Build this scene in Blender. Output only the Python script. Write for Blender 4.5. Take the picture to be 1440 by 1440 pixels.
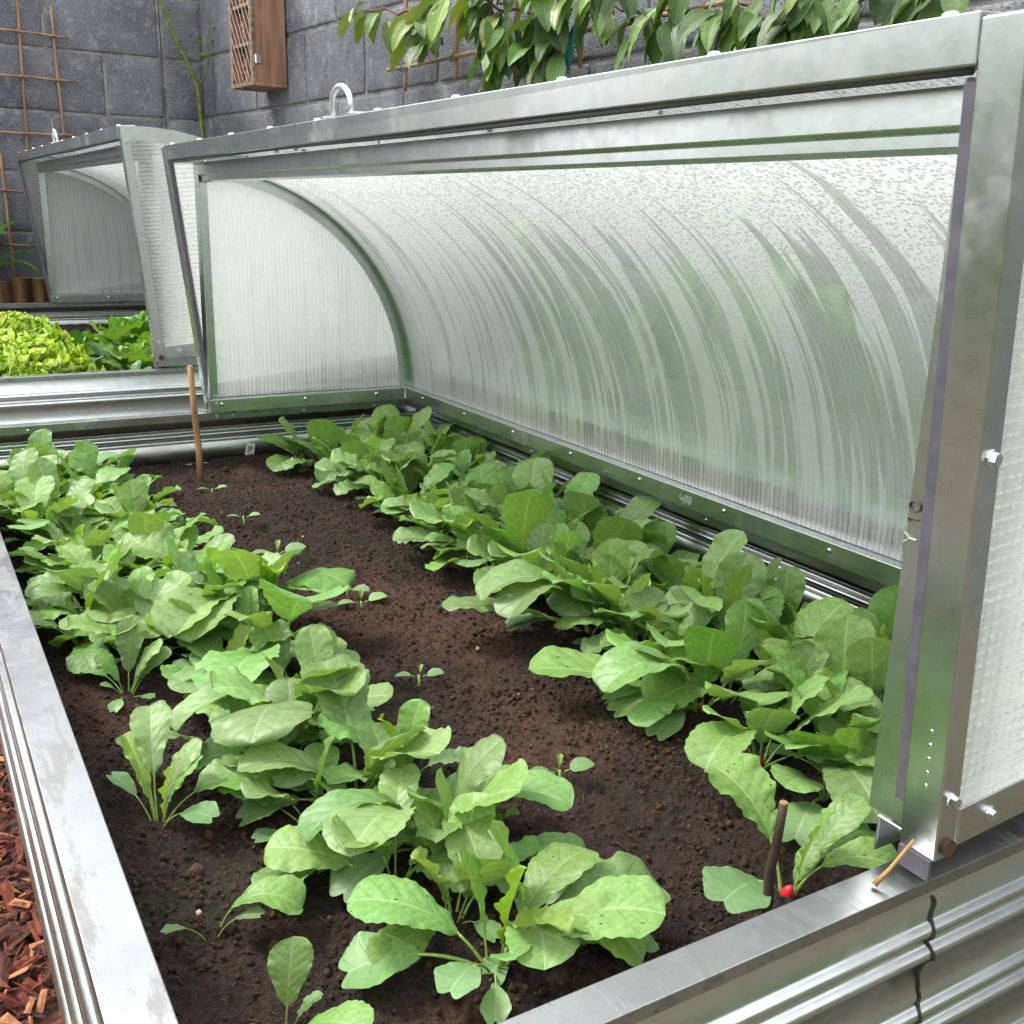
import bpy, math, random
from mathutils import Vector, Matrix, Euler, noise
random.seed(7)
for o in list(bpy.data.objects): bpy.data.objects.remove(o)
scene = bpy.context.scene
col = scene.collection
R_ = math.radians

# ------------------------------------------------------------------ camera
YAW, PITCH, ROLL, FPX = R_(30.68), R_(16.105), R_(1.525), 1462.3
CAM = Vector((-0.6563, -0.4555, 0.5086))
FW = Vector((math.sin(YAW)*math.cos(PITCH), math.cos(YAW)*math.cos(PITCH), -math.sin(PITCH)))
_r = Vector((math.cos(YAW), -math.sin(YAW), 0)); _u = _r.cross(FW)
RT = _r*math.cos(ROLL)+_u*math.sin(ROLL); UP = -_r*math.sin(ROLL)+_u*math.cos(ROLL)
cd = bpy.data.cameras.new('camera'); cam = bpy.data.objects.new('camera', cd); col.objects.link(cam)
m = Matrix.Identity(4)
for i in range(3):
    m[i][0] = RT[i]; m[i][1] = UP[i]; m[i][2] = -FW[i]; m[i][3] = CAM[i]
cam.matrix_world = m
cd.sensor_width = 36; cd.lens = 36*FPX/1440; cd.clip_start = 0.02; cd.clip_end = 500
scene.camera = cam

# ------------------------------------------------------------------ world, sun, exposure
SUN_EL, SUN_AZ = R_(54), R_(-46)        # azimuth clockwise from +Y (sun stands high to the left, beyond the beds)
w = bpy.data.worlds.new('World'); scene.world = w; w.use_nodes = True
nt = w.node_tree; nt.nodes.clear()
sky = nt.nodes.new('ShaderNodeTexSky'); sky.sky_type = 'NISHITA'; sky.sun_disc = False
sky.sun_elevation = SUN_EL; sky.sun_rotation = SUN_AZ; sky.air_density = 1.0; sky.dust_density = 3.0
hs = nt.nodes.new('ShaderNodeHueSaturation'); hs.inputs['Saturation'].default_value = 0.22   # thin even cloud
bg = nt.nodes.new('ShaderNodeBackground'); bg.inputs['Strength'].default_value = 0.15
wo = nt.nodes.new('ShaderNodeOutputWorld')
cl_ = nt.nodes.new('ShaderNodeMixRGB'); cl_.inputs[0].default_value = .7; cl_.inputs[2].default_value = (7.2, 7.35, 7.5, 1)   # even cloud veil all round
nt.links.new(sky.outputs[0], hs.inputs['Color']); nt.links.new(hs.outputs[0], cl_.inputs[1]); nt.links.new(cl_.outputs[0], bg.inputs[0]); nt.links.new(bg.outputs[0], wo.inputs[0])
sd = bpy.data.lights.new('sun', 'SUN'); sd.energy = 1.5; sd.angle = R_(14); sd.color = (1, .965, .9)
sun = bpy.data.objects.new('sun', sd); col.objects.link(sun)
sdir = Vector((math.sin(SUN_AZ)*math.cos(SUN_EL), math.cos(SUN_AZ)*math.cos(SUN_EL), math.sin(SUN_EL)))
sun.rotation_euler = sdir.to_track_quat('Z', 'Y').to_euler(); sun.location = (-3, 2, 4)
vs = scene.view_settings
vs.view_transform = 'Standard'; vs.look = 'None'; vs.gamma = 1; vs.use_curve_mapping = False; vs.exposure = 1.35
scene.render.engine = 'CYCLES'
scene.cycles.max_bounces = 7; scene.cycles.diffuse_bounces = 4; scene.cycles.glossy_bounces = 3; scene.cycles.transmission_bounces = 5; scene.cycles.transparent_max_bounces = 16

# ------------------------------------------------------------------ helpers
def sray(px, py): return FW+RT*((px-720)/FPX)-UP*((py-720)/FPX)
def atz(px, py, z): d = sray(px, py); return CAM+d*((z-CAM.z)/d.z)
def aty(px, py, y): d = sray(px, py); return CAM+d*((y-CAM.y)/d.y)
def atx(px, py, x): d = sray(px, py); return CAM+d*((x-CAM.x)/d.x)
def lin(r, g, b):
    f = lambda c: (c/255/12.92 if c/255 <= .04045 else ((c/255+.055)/1.055)**2.4)
    return (f(r), f(g), f(b), 1)

class MB:
    def __init__(s): s.v = []; s.f = []; s.m = []; s.uv = {}
    def add(s, vs, fs, mi=0, uvs=None):
        b = len(s.v); s.v += [tuple(v) for v in vs]
        if uvs:
            for i, u in enumerate(uvs): s.uv[b+i] = u
        for f in fs: s.f.append(tuple(b+i for i in f)); s.m.append(mi)
        return s
    def box(s, x0, x1, y0, y1, z0, z1, mi=0, mat=None):
        vs = [Vector((x, y, z)) for z in (z0, z1) for y in (y0, y1) for x in (x0, x1)]
        if mat: vs = [mat @ v for v in vs]
        return s.add(vs, [(0,2,3,1),(4,5,7,6),(0,1,5,4),(2,6,7,3),(0,4,6,2),(1,3,7,5)], mi)
    def extrude(s, poly, o, ux, uy, d, mi=0, cap=True, closed=True):
        o, ux, uy, d = Vector(o), Vector(ux), Vector(uy), Vector(d); n = len(poly)
        a = [o+ux*p[0]+uy*p[1] for p in poly]; b = [p+d for p in a]
        fs = [(i, (i+1) % n, n+(i+1) % n, n+i) for i in range(n if closed else n-1)]
        if cap and closed: fs += [tuple(range(n))[::-1], tuple(range(n, 2*n))]
        return s.add(a+b, fs, mi)
    def tube(s, pts, rad, n=8, mi=0, cap=True):
        pts = [Vector(p) for p in pts]; rs = rad if hasattr(rad, '__len__') else [rad]*len(pts)
        vs = []; ref = None
        for i, p in enumerate(pts):
            t = (pts[min(i+1, len(pts)-1)]-pts[max(i-1, 0)]).normalized()
            if ref is None: ref = Vector((0, 0, 1)) if abs(t.z) < .9 else Vector((1, 0, 0))
            a = (ref-t*ref.dot(t)).normalized(); b = t.cross(a); ref = a
            vs += [p+(a*math.cos(2*math.pi*k/n)+b*math.sin(2*math.pi*k/n))*rs[i] for k in range(n)]
        fs = [(i*n+k, i*n+(k+1) % n, (i+1)*n+(k+1) % n, (i+1)*n+k) for i in range(len(pts)-1) for k in range(n)]
        if cap: fs += [tuple(range(n))[::-1], tuple(range((len(pts)-1)*n, len(pts)*n))]
        return s.add(vs, fs, mi)
    def mesh(s, name, mats, smooth=False):
        me = bpy.data.meshes.new(name); me.from_pydata(s.v, [], s.f)
        for mt in (mats if isinstance(mats, (list, tuple)) else [mats]): me.materials.append(mt)
        me.polygons.foreach_set('material_index', s.m)
        if smooth: me.polygons.foreach_set('use_smooth', [True]*len(s.f))
        if s.uv:
            ul = me.uv_layers.new(name='UVMap')
            for lp in me.loops: ul.data[lp.index].uv = s.uv.get(lp.vertex_index, (0, 0))
        me.update(); return me
    def build(s, name, mats, parent=None, smooth=False, bevel=0, segs=1):
        o = link(name, s.mesh(name, mats, smooth), parent)
        if bevel:
            b = o.modifiers.new('bevel', 'BEVEL'); b.width = bevel; b.segments = segs; b.limit_method = 'ANGLE'; b.angle_limit = R_(35)
        return o
def link(name, data, parent=None, loc=None, rot=None, scl=None):
    o = bpy.data.objects.new(name, data); col.objects.link(o)
    if parent: o.parent = parent
    if loc is not None: o.location = loc
    if rot is not None: o.rotation_euler = rot
    if scl is not None: o.scale = scl
    return o
def tag(o, label=None, cat=None, group=None, kind=None):
    if label: o['label'] = label
    if cat: o['category'] = cat
    if group: o['group'] = group
    if kind: o['kind'] = kind
    return o
def thing(name, label, cat, loc=(0, 0, 0), rz=0, group=None):
    return tag(link(name, None, None, loc, (0, 0, rz)), label, cat, group)
def copy_tree(o, parent=None):
    c = o.copy(); col.objects.link(c); c.parent = parent
    for ch in list(o.children): copy_tree(ch, c)
    return c

# ------------------------------------------------------------------ materials
def mat(name):
    mt = bpy.data.materials.new(name); mt.use_nodes = True; n = mt.node_tree; n.nodes.clear()
    return mt, n
class N:
    """tiny node helper"""
    def __init__(s, nt): s.nt = nt
    def __call__(s, typ, **kw):
        n = s.nt.nodes.new('ShaderNode'+typ)
        ins = kw.pop('ins', {})
        for k, v in kw.items(): setattr(n, k, v)
        for k, v in ins.items(): s.set(n.inputs[k], v)
        return n
    def set(s, sock, v):
        if isinstance(v, bpy.types.NodeSocket): s.nt.links.new(v, sock)
        elif isinstance(v, bpy.types.Node): s.nt.links.new(v.outputs[0], sock)
        else: sock.default_value = v
    def math(s, op, a, b=0.0, c=None, clamp=False):
        n = s('Math', operation=op, use_clamp=clamp); s.set(n.inputs[0], a); s.set(n.inputs[1], b)
        if c is not None: s.set(n.inputs[2], c)
        return n.outputs[0]
    def mix(s, f, a, b, blend='MIX'):
        n = s('MixRGB', blend_type=blend); s.set(n.inputs[0], f); s.set(n.inputs[1], a); s.set(n.inputs[2], b); return n.outputs[0]
    def ramp(s, f, lo, hi, a=0.0, b=1.0):
        n = s('MapRange', interpolation_type='SMOOTHSTEP'); 
        for i, v in enumerate((f, lo, hi, a, b)): s.set(n.inputs[i], v)
        return n.outputs[0]
    def noise(s, vec, scale, detail=4, rough=.55, dim='3D'):
        n = s('TexNoise', noise_dimensions=dim); n.inputs['Scale'].default_value = scale; n.inputs['Detail'].default_value = detail; n.inputs['Roughness'].default_value = rough
        if vec is not None: s.set(n.inputs['Vector'], vec)
        return n.outputs[0]
    def vor(s, vec, scale, out='Distance', feature='F1', dim='3D'):
        n = s('TexVoronoi', feature=feature, voronoi_dimensions=dim); n.inputs['Scale'].default_value = scale
        if vec is not None: s.set(n.inputs['Vector'], vec)
        return n.outputs[out]
    def bump(s, h, strength=.3, dist=.01):
        n = s('Bump'); s.set(n.inputs['Height'], h); n.inputs['Strength'].default_value = strength; n.inputs['Distance'].default_value = dist
        return n.outputs[0]
    def out(s, sh):
        o = s('OutputMaterial'); s.set(o.inputs[0], sh)
    def pos(s): return s('NewGeometry').outputs['Position']
    def obj(s): return s('TexCoord').outputs['Object']
    def uv(s): return s('TexCoord').outputs['UV']
    def rnd(s): return s('ObjectInfo').outputs['Random']
    def bsdf(s, **ins):
        n = s('BsdfPrincipled')
        for k, v in ins.items(): s.set(n.inputs[k.replace('_', ' ')], v)
        return n.outputs[0]

def m_metal(name, base=(.70, .73, .735), rough=.27, dirt=.25, wet=0.0):
    mt, t = mat(name); n = N(t); p = n.pos()
    sp = n.vor(p, 85, 'Color'); spv = n('SeparateColor', ins={0: sp}).outputs[0]
    big = n.noise(p, 7, 5, .6); fine = n.noise(p, 60, 4, .6)
    c = n.mix(n.math('MULTIPLY', spv, .35), (*base, 1), tuple(b*.78 for b in base)+(1,))
    stain = n.ramp(big, .52, .72)
    c = n.mix(n.math('MULTIPLY', stain, dirt), c, (.42, .40, .35, 1))
    r = n.math('ADD', rough-.06, n.math('MULTIPLY', fine, .14)); r = n.math('ADD', r, n.math('MULTIPLY', stain, .18))
    h = n.math('ADD', n.math('MULTIPLY', big, 1.0), n.math('MULTIPLY', fine, .12))
    if wet:
        d = n.vor(p, 330); d = n.ramp(d, .45, .15); h = n.math('ADD', h, n.math('MULTIPLY', n.math('MULTIPLY', d, n.ramp(n.noise(p, 9, 3), .56, .66)), wet*.25))
    b = n.bump(h, .08, .005)
    n.out(n.bsdf(Base_Color=c, Metallic=1.0, Roughness=r, Normal=b)); return mt
M = {}
M['galv'] = m_metal('galvanised steel', (.62, .65, .65), .28, .3, wet=0)
M['rim'] = m_metal('weathered galvanised rim', (.47, .485, .49), .34, .8, wet=.3)
def m_rim():
    mt, t = mat('weathered galvanised rim'); n = N(t); p = n.pos()
    big = n.noise(p, 9, 5, .65); mid = n.noise(p, 46, 5, .65); sp = n.noise(p, 210, 3, .7)
    smear = n.noise(n('Mapping', ins={'Vector': p, 'Scale': (30.0, 7.0, 30.0), 'Rotation': (0, 0, .35)}).outputs[0], 1.0, 5, .7)
    c = n.mix(n.ramp(big, .35, .7), (.41, .42, .43, 1), (.35, .36, .37, 1))
    c = n.mix(n.math('MULTIPLY', n.ramp(smear, .52, .62), .55), c, (.17, .165, .15, 1))
    c = n.mix(n.math('MULTIPLY', n.ramp(sp, .62, .72), .6), c, (.20, .17, .14, 1))
    r = n.math('ADD', .24, n.math('ADD', n.math('MULTIPLY', mid, .2), n.math('MULTIPLY', n.ramp(smear, .5, .62), .22)))
    h = n.math('ADD', n.math('ADD', n.math('MULTIPLY', big, .9), n.math('MULTIPLY', mid, .35)), n.math('MULTIPLY', n.ramp(smear, .50, .60), .10))
    n.out(n.bsdf(Base_Color=c, Metallic=1.0, Roughness=r, Normal=n.bump(h, .10, .005))); return mt
M['rim'] = m_rim()
M['bolt'] = m_metal('zinc bolt', (.78, .80, .82), .2, .1)
def plain(name, c, rough=.6, var=.25, scale=40, bump=.2, c2=None, metal=0.0, bd=.003, stretch=None):
    mt, t = mat(name); n = N(t); p = n.obj()
    if stretch: p = n('Mapping', ins={'Vector': p, 'Scale': stretch}).outputs[0]
    f = n.noise(p, scale, 6, .62)
    c2 = c2 or tuple(x*(1-var) for x in c[:3])+(1,)
    cc = n.mix(n.ramp(f, .32, .68), c, c2)
    rv = n.math('ADD', .82, n.math('MULTIPLY', n.rnd(), .36))
    hsv = n('HueSaturation', ins={'Color': cc, 'Value': rv})
    n.out(n.bsdf(Base_Color=hsv.outputs[0], Roughness=rough, Metallic=metal, Normal=n.bump(f, bump, bd))); return mt
M['gasket'] = plain('grey rubber gasket', lin(92, 88, 98), .6, .3)
M['mark'] = plain('scratched mark', lin(196, 200, 194), .6, .2)
M['ink'] = plain('dark stamped mark', lin(70, 66, 60), .6, .2)
M['rust'] = plain('rusty steel', lin(92, 66, 48), .8, .5, 120)
M['caulk'] = plain('dark sealant', lin(58, 54, 44), .7, .4, 200)
M['cane'] = plain('bamboo cane', lin(158, 128, 100), .55, .3, 30, .3, lin(124, 92, 68), stretch=(1, 1, .15))
M['dcane'] = plain('dark wet twig', lin(70, 50, 36), .7, .5, 90, .6, lin(34, 26, 22), stretch=(1, 1, .25))
M['stickwood'] = plain('pale stick wood', lin(158, 124, 88), .65, .3, 60, .3, lin(118, 84, 54), stretch=(1, 1, .2))
M['wood'] = plain('weathered pine board', lin(160, 122, 96), .75, .3, 22, .3, lin(118, 82, 62), stretch=(1, 1, .12))
M['woodgrey'] = plain('grey weathered wood', lin(150, 128, 108), .85, .35, 60, .6, lin(96, 78, 62))
M['filling'] = plain('wood chip filling', lin(190, 132, 96), .8, .5, 90, .8, lin(100, 58, 38))
M['log'] = plain('split log bark', lin(122, 92, 48), .8, .5, 28, .8, lin(62, 44, 24), stretch=(1, 1, .2))
M['logend'] = plain('cut log end', lin(170, 136, 82), .8, .3, 60, .4)
M['twine'] = plain('teal twine', lin(30, 120, 112), .8, .2)
M['stem_g'] = plain('green stem', lin(104, 118, 48), .5, .35, 30, .2, lin(74, 84, 30))
M['stem_b'] = plain('brown climber stem', lin(98, 70, 52), .7, .4, 60, .5)
M['radish'] = plain('red radish skin', lin(200, 28, 48), .35, .3, 30, .1)
M['white'] = plain('white paper label', lin(226, 226, 222), .6, .05)
M['print'] = plain('black print', lin(50, 50, 52), .6, .05)
M['handle'] = plain('bright zinc handle', lin(222, 228, 230), .3, .1, 40, .1, metal=.6)

def m_poly(name, kind):
    """twin wall polycarbonate: misted with condensation, clear where drops have run down. UV in metres, u across, v up."""
    mt, t = mat(name); n = N(t); uv = n.uv(); sx = n('SeparateXYZ', ins={0: uv}); u, v = sx.outputs[0], sx.outputs[1]
    flute = n.math('ADD', .5, n.math('MULTIPLY', n.math('SINE', n.math('MULTIPLY', u if kind != 'endlid' else v, 2*math.pi/.0105)), .5))
    fl = n.ramp(flute, .72, .98)
    def comb(a, b): return n('CombineXYZ', ins={0: a, 1: b, 2: 0.0}).outputs[0]
    drops = n.vor(uv, 165, dim='2D'); dsel = n('SeparateColor', ins={0: n.vor(uv, 165, 'Color', dim='2D')}).outputs[0]
    fine = n.noise(uv, 330, 2, .7, '2D')
    if kind == 'roof':
        wob = n.math('MULTIPLY', n.math('SUBTRACT', n.noise(comb(n.math('MULTIPLY', u, 3.0), n.math('MULTIPLY', v, 1.6)), 1.0, 2, .5, '2D'), .5), .05)
        uu = n.math('ADD', u, wob)
        s1 = n.noise(comb(n.math('MULTIPLY', uu, 13.0), n.math('MULTIPLY', v, .9)), 1.0, 3.5, .65, '2D')
        s2 = n.noise(comb(n.math('MULTIPLY', uu, 48.0), n.math('ADD', n.math('MULTIPLY', v, 1.1), 7.0)), 1.0, 2, .6, '2D')
        reach = n.ramp(v, .76, .28)                                   # runs start part way down
        dry = n.ramp(u, 2.1, 1.1)                                      # more runs towards the near end
        thr = n.math('SUBTRACT', .70, n.math('MULTIPLY', n.math('MULTIPLY', reach, n.math('ADD', .6, n.math('MULTIPLY', dry, .4))), .195))
        a = n.ramp(n.math('SUBTRACT', s1, thr), 0.0, .05)
        b = n.math('MULTIPLY', n.ramp(n.math('SUBTRACT', s2, n.math('ADD', thr, .005)), 0.0, .05), .85)
        clear = n.math('MAXIMUM', a, b)
        clear = n.math('MULTIPLY', clear, n.ramp(v, .015, .07, .35, 1.0)); low = n.ramp(v, .10, .02)
        big = n.ramp(v, .30, .78, .30, .62)                          # drops larger near the top
        drop = n.math('MULTIPLY', n.ramp(drops, big, n.math('MULTIPLY', big, .5)), n.ramp(dsel, .42, .5))
        drop = n.math('MULTIPLY', drop, n.ramp(clear, .6, .1, .1, 1.0))
        dropk = n.ramp(v, .12, .6, .25, 1.0)
    elif kind == 'end':
        s1 = n.noise(comb(n.math('MULTIPLY', u, 40.0), n.math('MULTIPLY', v, 2.0)), 1.0, 2, .6, '2D')
        clear = n.math('MULTIPLY', n.ramp(s1, .56, .64), n.ramp(v, .42, .25, 0, .45))
        drop = n.math('MULTIPLY', n.ramp(drops, .25, .1), n.ramp(dsel, .8, .9)); dropk = .5
    else:
        clear = n.math('MULTIPLY', n.ramp(n.noise(uv, 9, 3, .5, '2D'), .5, .7), .15)
        drop = n.math('MULTIPLY', n.ramp(drops, .34, .15), n.ramp(n.noise(uv, 60, 3, .6, '2D'), .5, .6)); dropk = .8
    tr = {'roof': (.08, .64), 'end': (.20, .5), 'endlid': (.28, .4), 'rooflid': (.76, .8)}[kind]
    fac = n.math('ADD', tr[0], n.math('MULTIPLY', clear, tr[1]-tr[0]))
    flamp = {'roof': .10, 'end': .30, 'endlid': .42, 'rooflid': .1}[kind]
    if kind == 'roof': flamp = n.math('ADD', .10, n.math('MULTIPLY', low, .35))
    fac = n.math('ADD', fac, n.math('MULTIPLY', fl, flamp))
    fac = n.math('ADD', fac, n.math('MULTIPLY', n.math('SUBTRACT', fine, .5), .25 if kind == 'roof' else .1))
    fac = n.math('ADD', fac, n.math('MULTIPLY', n.math('MULTIPLY', drop, dropk), .5), clamp=True)
    hgt = n.math('ADD', n.math('ADD', n.math('MULTIPLY', drop, 1.0), n.math('MULTIPLY', fine, .35)), n.math('MULTIPLY', flute, .25))
    bp = n.bump(hgt, .35, .002)
    dif = n('BsdfDiffuse', ins={'Color': (.95, .955, .95, 1), 'Normal': bp}); trl = n('BsdfTranslucent', ins={'Color': (.96, .97, .965, 1), 'Normal': bp})
    body = n('MixShader', ins={0: .52 if kind == 'end' else .66, 1: dif.outputs[0], 2: trl.outputs[0]})
    tp = n('BsdfTransparent', ins={'Color': (.90, .93, .91, 1)})
    a = n('MixShader', ins={0: fac, 1: body.outputs[0], 2: tp.outputs[0]})
    gl = n('BsdfGlossy', ins={'Color': (1, 1, 1, 1), 'Roughness': .22, 'Normal': bp})
    fr = n('Fresnel', ins={'IOR': 1.45, 'Normal': bp})
    sh = n('MixShader', ins={0: n.math('MULTIPLY', fr.outputs[0], .25), 1: a.outputs[0], 2: gl.outputs[0]})
    n.out(sh.outputs[0]); return mt
M['p_roof'] = m_poly('misted curved polycarbonate', 'roof'); M['p_end'] = m_poly('fluted end polycarbonate', 'end')
M['p_endlid'] = m_poly('lid end polycarbonate', 'endlid'); M['p_rooflid'] = m_poly('lid curved polycarbonate', 'rooflid')

def m_leaf(name, c1, c2, vein, veins=7.0, slope=.5, rough=.42, trans=.3, longv=False, var=.22, bumps=.35, holes=False):
    mt, t = mat(name); n = N(t); uv = n.uv(); sx = n('SeparateXYZ', ins={0: uv}); tt, s = sx.outputs[0], sx.outputs[1]
    at = n.math('ABSOLUTE', tt)
    wob = n.math('MULTIPLY', n.math('SUBTRACT', n.noise(uv, 5, 2, .5, '2D'), .5), .05)
    if longv:
        k = n.math('ABSOLUTE', n.math('SUBTRACT', n.math('FRACT', n.math('ADD', n.math('MULTIPLY', at, 1.5), n.math('ADD', .5, n.math('MULTIPLY', wob, .4)))), .5))
        line = n.ramp(k, .09, .02)
    else:
        k = n.math('ABSOLUTE', n.math('SUBTRACT', n.math('FRACT', n.math('MULTIPLY', n.math('SUBTRACT', n.math('ADD', s, wob), n.math('MULTIPLY', at, slope*.5)), veins)), .5))
        line = n.math('MULTIPLY', n.ramp(k, .075, .015), n.ramp(at, 1.0, .55, .25, 1.0))
    mid = n.ramp(at, .055, .02)
    net = n.vor(uv, 16, 'Distance', 'DISTANCE_TO_EDGE', '2D'); netl = n.math('MULTIPLY', n.ramp(net, .06, .01), .35)
    v = n.math('MAXIMUM', n.math('MAXIMUM', line, mid), netl)
    ob = n.obj(); blot = n.noise(ob, 28, 4, .6)
    c = n.mix(n.ramp(blot, .3, .7), c1, c2)
    c = n.mix(n.math('MULTIPLY', n.math('MAXIMUM', line, netl), .55), c, n.mix(.5, c, (.06, .15, .03, 1)))
    c = n.mix(n.math('MULTIPLY', mid, .6), c, vein)
    rn = n.rnd()
    c = n('HueSaturation', ins={'Color': c, 'Hue': n.math('ADD', .5-.016, n.math('MULTIPLY', n.math('FRACT', n.math('MULTIPLY', rn, 7.31)), .03)), 'Value': n.math('ADD', 1-var, n.math('MULTIPLY', rn, 2*var)), 'Saturation': n.math('ADD', .88, n.math('MULTIPLY', n.math('FRACT', n.math('MULTIPLY', rn, 3.7)), .22))}).outputs[0]
    h = n.math('SUBTRACT', n.math('MULTIPLY', blot, .5), n.math('MULTIPLY', n.math('MAXIMUM', line, mid), .55))
    bp = n.bump(h, bumps, .004)
    pb = n.bsdf(Base_Color=c, Roughness=rough, Normal=bp)
    tl = n('BsdfTranslucent', ins={'Color': n.mix(1.0, c, (1.25, 1.25, .55, 1), 'MULTIPLY')})
    sh = n('MixShader', ins={0: trans, 1: pb, 2: tl.outputs[0]}).outputs[0]
    if holes:      # slug and beetle holes on some leaves
        q = n('VectorMath', operation='ADD', ins={0: uv, 1: n('CombineXYZ', ins={0: n.math('MULTIPLY', rn, 31.0), 1: n.math('MULTIPLY', rn, 17.0)}).outputs[0]}).outputs[0]
        q2 = n('VectorMath', operation='MULTIPLY', ins={0: q, 1: (1.0, 1.6, 1.0)}).outputs[0]
        dd = n.math('ADD', n.vor(q2, 3.2, dim='2D'), n.math('MULTIPLY', n.noise(q2, 22, 2, .5, '2D'), .06)); ds = n('SeparateColor', ins={0: n.vor(q2, 3.2, 'Color', dim='2D')}).outputs[0]
        mk = n.math('MULTIPLY', n.math('MULTIPLY', n.math('LESS_THAN', dd, .10), n.math('GREATER_THAN', ds, .72)), n.math('GREATER_THAN', n.math('FRACT', n.math('MULTIPLY', rn, 5.3)), .72))
        sh = n('MixShader', ins={0: mk, 1: sh, 2: n('BsdfTransparent').outputs[0]}).outputs[0]
    n.out(sh); return mt
M['leaf'] = m_leaf('radish leaf', (.158, .305, .074, 1), (.235, .390, .120, 1), (.34, .50, .21, 1), holes=True, bumps=.25)
M['leafy'] = m_leaf('young radish leaf', (.21, .36, .045, 1), (.27, .42, .07, 1), (.42, .55, .18, 1))
M['cot'] = m_leaf('seed leaf', (.17, .31, .11, 1), (.215, .36, .145, 1), (.34, .5, .24, 1), 4, .3, bumps=.12)
M['stalk'] = plain('leaf stalk', lin(150, 178, 96), .5, .2, 20, .1, lin(128, 152, 74))
M['frill'] = m_leaf('frilly lettuce leaf', (.42, .62, .04, 1), (.54, .72, .08, 1), (.5, .6, .2, 1), 9, .4, .45, .35)
M['butter'] = m_leaf('butterhead lettuce leaf', (.13, .32, .03, 1), (.22, .42, .06, 1), (.36, .5, .16, 1), 6, .5, .4, .3, bumps=.6)
M['clem'] = m_leaf('climber leaf', (.05, .115, .024, 1), (.115, .19, .042, 1), (.16, .23, .08, 1), 5, .5, .48, .2, True, .45)
M['clemy'] = m_leaf('yellowing climber leaf', (.13, .20, .03, 1), (.20, .26, .05, 1), (.24, .26, .1, 1), 5, .5, .35, .2, True, .35)
M['strap'] = m_leaf('strap leaf', (.05, .19, .02, 1), (.09, .25, .03, 1), (.12, .26, .06, 1), 9, .2, .35, .25)
M['dark'] = m_leaf('dark young leaf', (.05, .15, .035, 1), (.09, .21, .05, 1), (.16, .28, .1, 1), 6, .5, .4, .2)

def m_block():
    mt, t = mat('concrete block'); n = N(t); p = n.obj(); g = n.pos()
    big = n.noise(g, 3.2, 5, .6); mid = n.noise(g, 22, 4, .6); grain = n.noise(g, 150, 3, .7); pit = n.vor(g, 130)
    c = n.mix(n.ramp(big, .35, .68), (.088, .093, .114, 1), (.175, .18, .20, 1))
    c = n.mix(n.math('MULTIPLY', n.ramp(mid, .52, .7), .45), c, (.36, .355, .35, 1))
    c = n.mix(n.math('MULTIPLY', n.ramp(grain, .42, .66), .32), c, (.40, .40, .42, 1))
    c = n.mix(n.math('MULTIPLY', n.ramp(pit, .26, .08), .5), c, (.05, .05, .055, 1))
    c = n('HueSaturation', ins={'Color': c, 'Value': n.math('ADD', .82, n.math('MULTIPLY', n.rnd(), .4))}).outputs[0]
    h = n.math('ADD', n.math('MULTIPLY', grain, .7), n.math('ADD', n.math('MULTIPLY', mid, .5), n.ramp(pit, .1, .35)))
    n.out(n.bsdf(Base_Color=c, Roughness=.92, Normal=n.bump(h, .8, .008))); return mt
M['block'] = m_block()
M['added_hedge'] = plain('hedge foliage', (.07, .13, .03, 1), .7, .6, 14, 1.0, (.15, .22, .07, 1), bd=.05)
M['mortar'] = plain('pale mortar', lin(138, 135, 132), .95, .35, 18, .8, lin(98, 95, 92), bd=.006)

def m_soil():
    mt, t = mat('compost'); n = N(t); g = n.pos()
    big = n.noise(g, 3.6, 4, .55); mid = n.noise(g, 26, 5, .65); fine = n.noise(g, 190, 4, .75); al = n.noise(g, 5.2, 3, .5)
    gx = n('SeparateXYZ', ins={0: g})
    strip = n.math('MAXIMUM', 0.0, n.math('SUBTRACT', 1.0, n.math('MULTIPLY', n.math('ABSOLUTE', n.math('SUBTRACT', gx.outputs[0], .03)), 5.0)))
    strip = n.math('MULTIPLY', strip, n.math('MAXIMUM', 0.0, n.math('SUBTRACT', 1.0, n.math('MULTIPLY', n.math('ABSOLUTE', n.math('SUBTRACT', gx.outputs[1], .95)), 1.3))))
    big = n.math('ADD', n.math('SUBTRACT', big, .03), n.math('MULTIPLY', strip, .25))
    damp = n.math('MAXIMUM', 0.0, n.math('SUBTRACT', 1.0, n.math('ADD', n.math('MULTIPLY', n.math('ABSOLUTE', n.math('ADD', gx.outputs[0], .35)), 4.5), n.math('MULTIPLY', n.math('ABSOLUTE', n.math('SUBTRACT', gx.outputs[1], .42)), 3.0))))
    al = n.math('ADD', al, n.math('MULTIPLY', damp, .25))
    c = n.mix(n.ramp(mid, .3, .7), (.018, .011, .0075, 1), (.056, .029, .0175, 1))
    c = n.mix(n.math('MULTIPLY', n.ramp(big, .51, .66), .75), c, (.14, .062, .036, 1))         # dried crust
    c = n.mix(n.math('MULTIPLY', n.ramp(al, .54, .70), .55), c, (.034, .042, .014, 1))          # algae film
    c = n.mix(n.math('MULTIPLY', n.ramp(fine, .54, .68), .65), c, (.17, .09, .055, 1))
    c = n.mix(n.math('MULTIPLY', n.ramp(fine, .46, .30), .8), c, (.008, .006, .005, 1))
    h = n.math('ADD', n.math('MULTIPLY', mid, .8), fine)
    n.out(n.bsdf(Base_Color=c, Roughness=.95, Normal=n.bump(h, 1.0, .02))); return mt
M['soil'] = m_soil()
M['crumb'] = plain('compost crumb', lin(58, 38, 28), .95, .6, 300, .8, lin(30, 20, 16))
M['crumb2'] = plain('reddish compost crumb', lin(80, 54, 40), .95, .5, 300, .8, lin(48, 31, 24))
M['fleck'] = plain('pale grit', lin(190, 165, 140), .9, .2)
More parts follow.
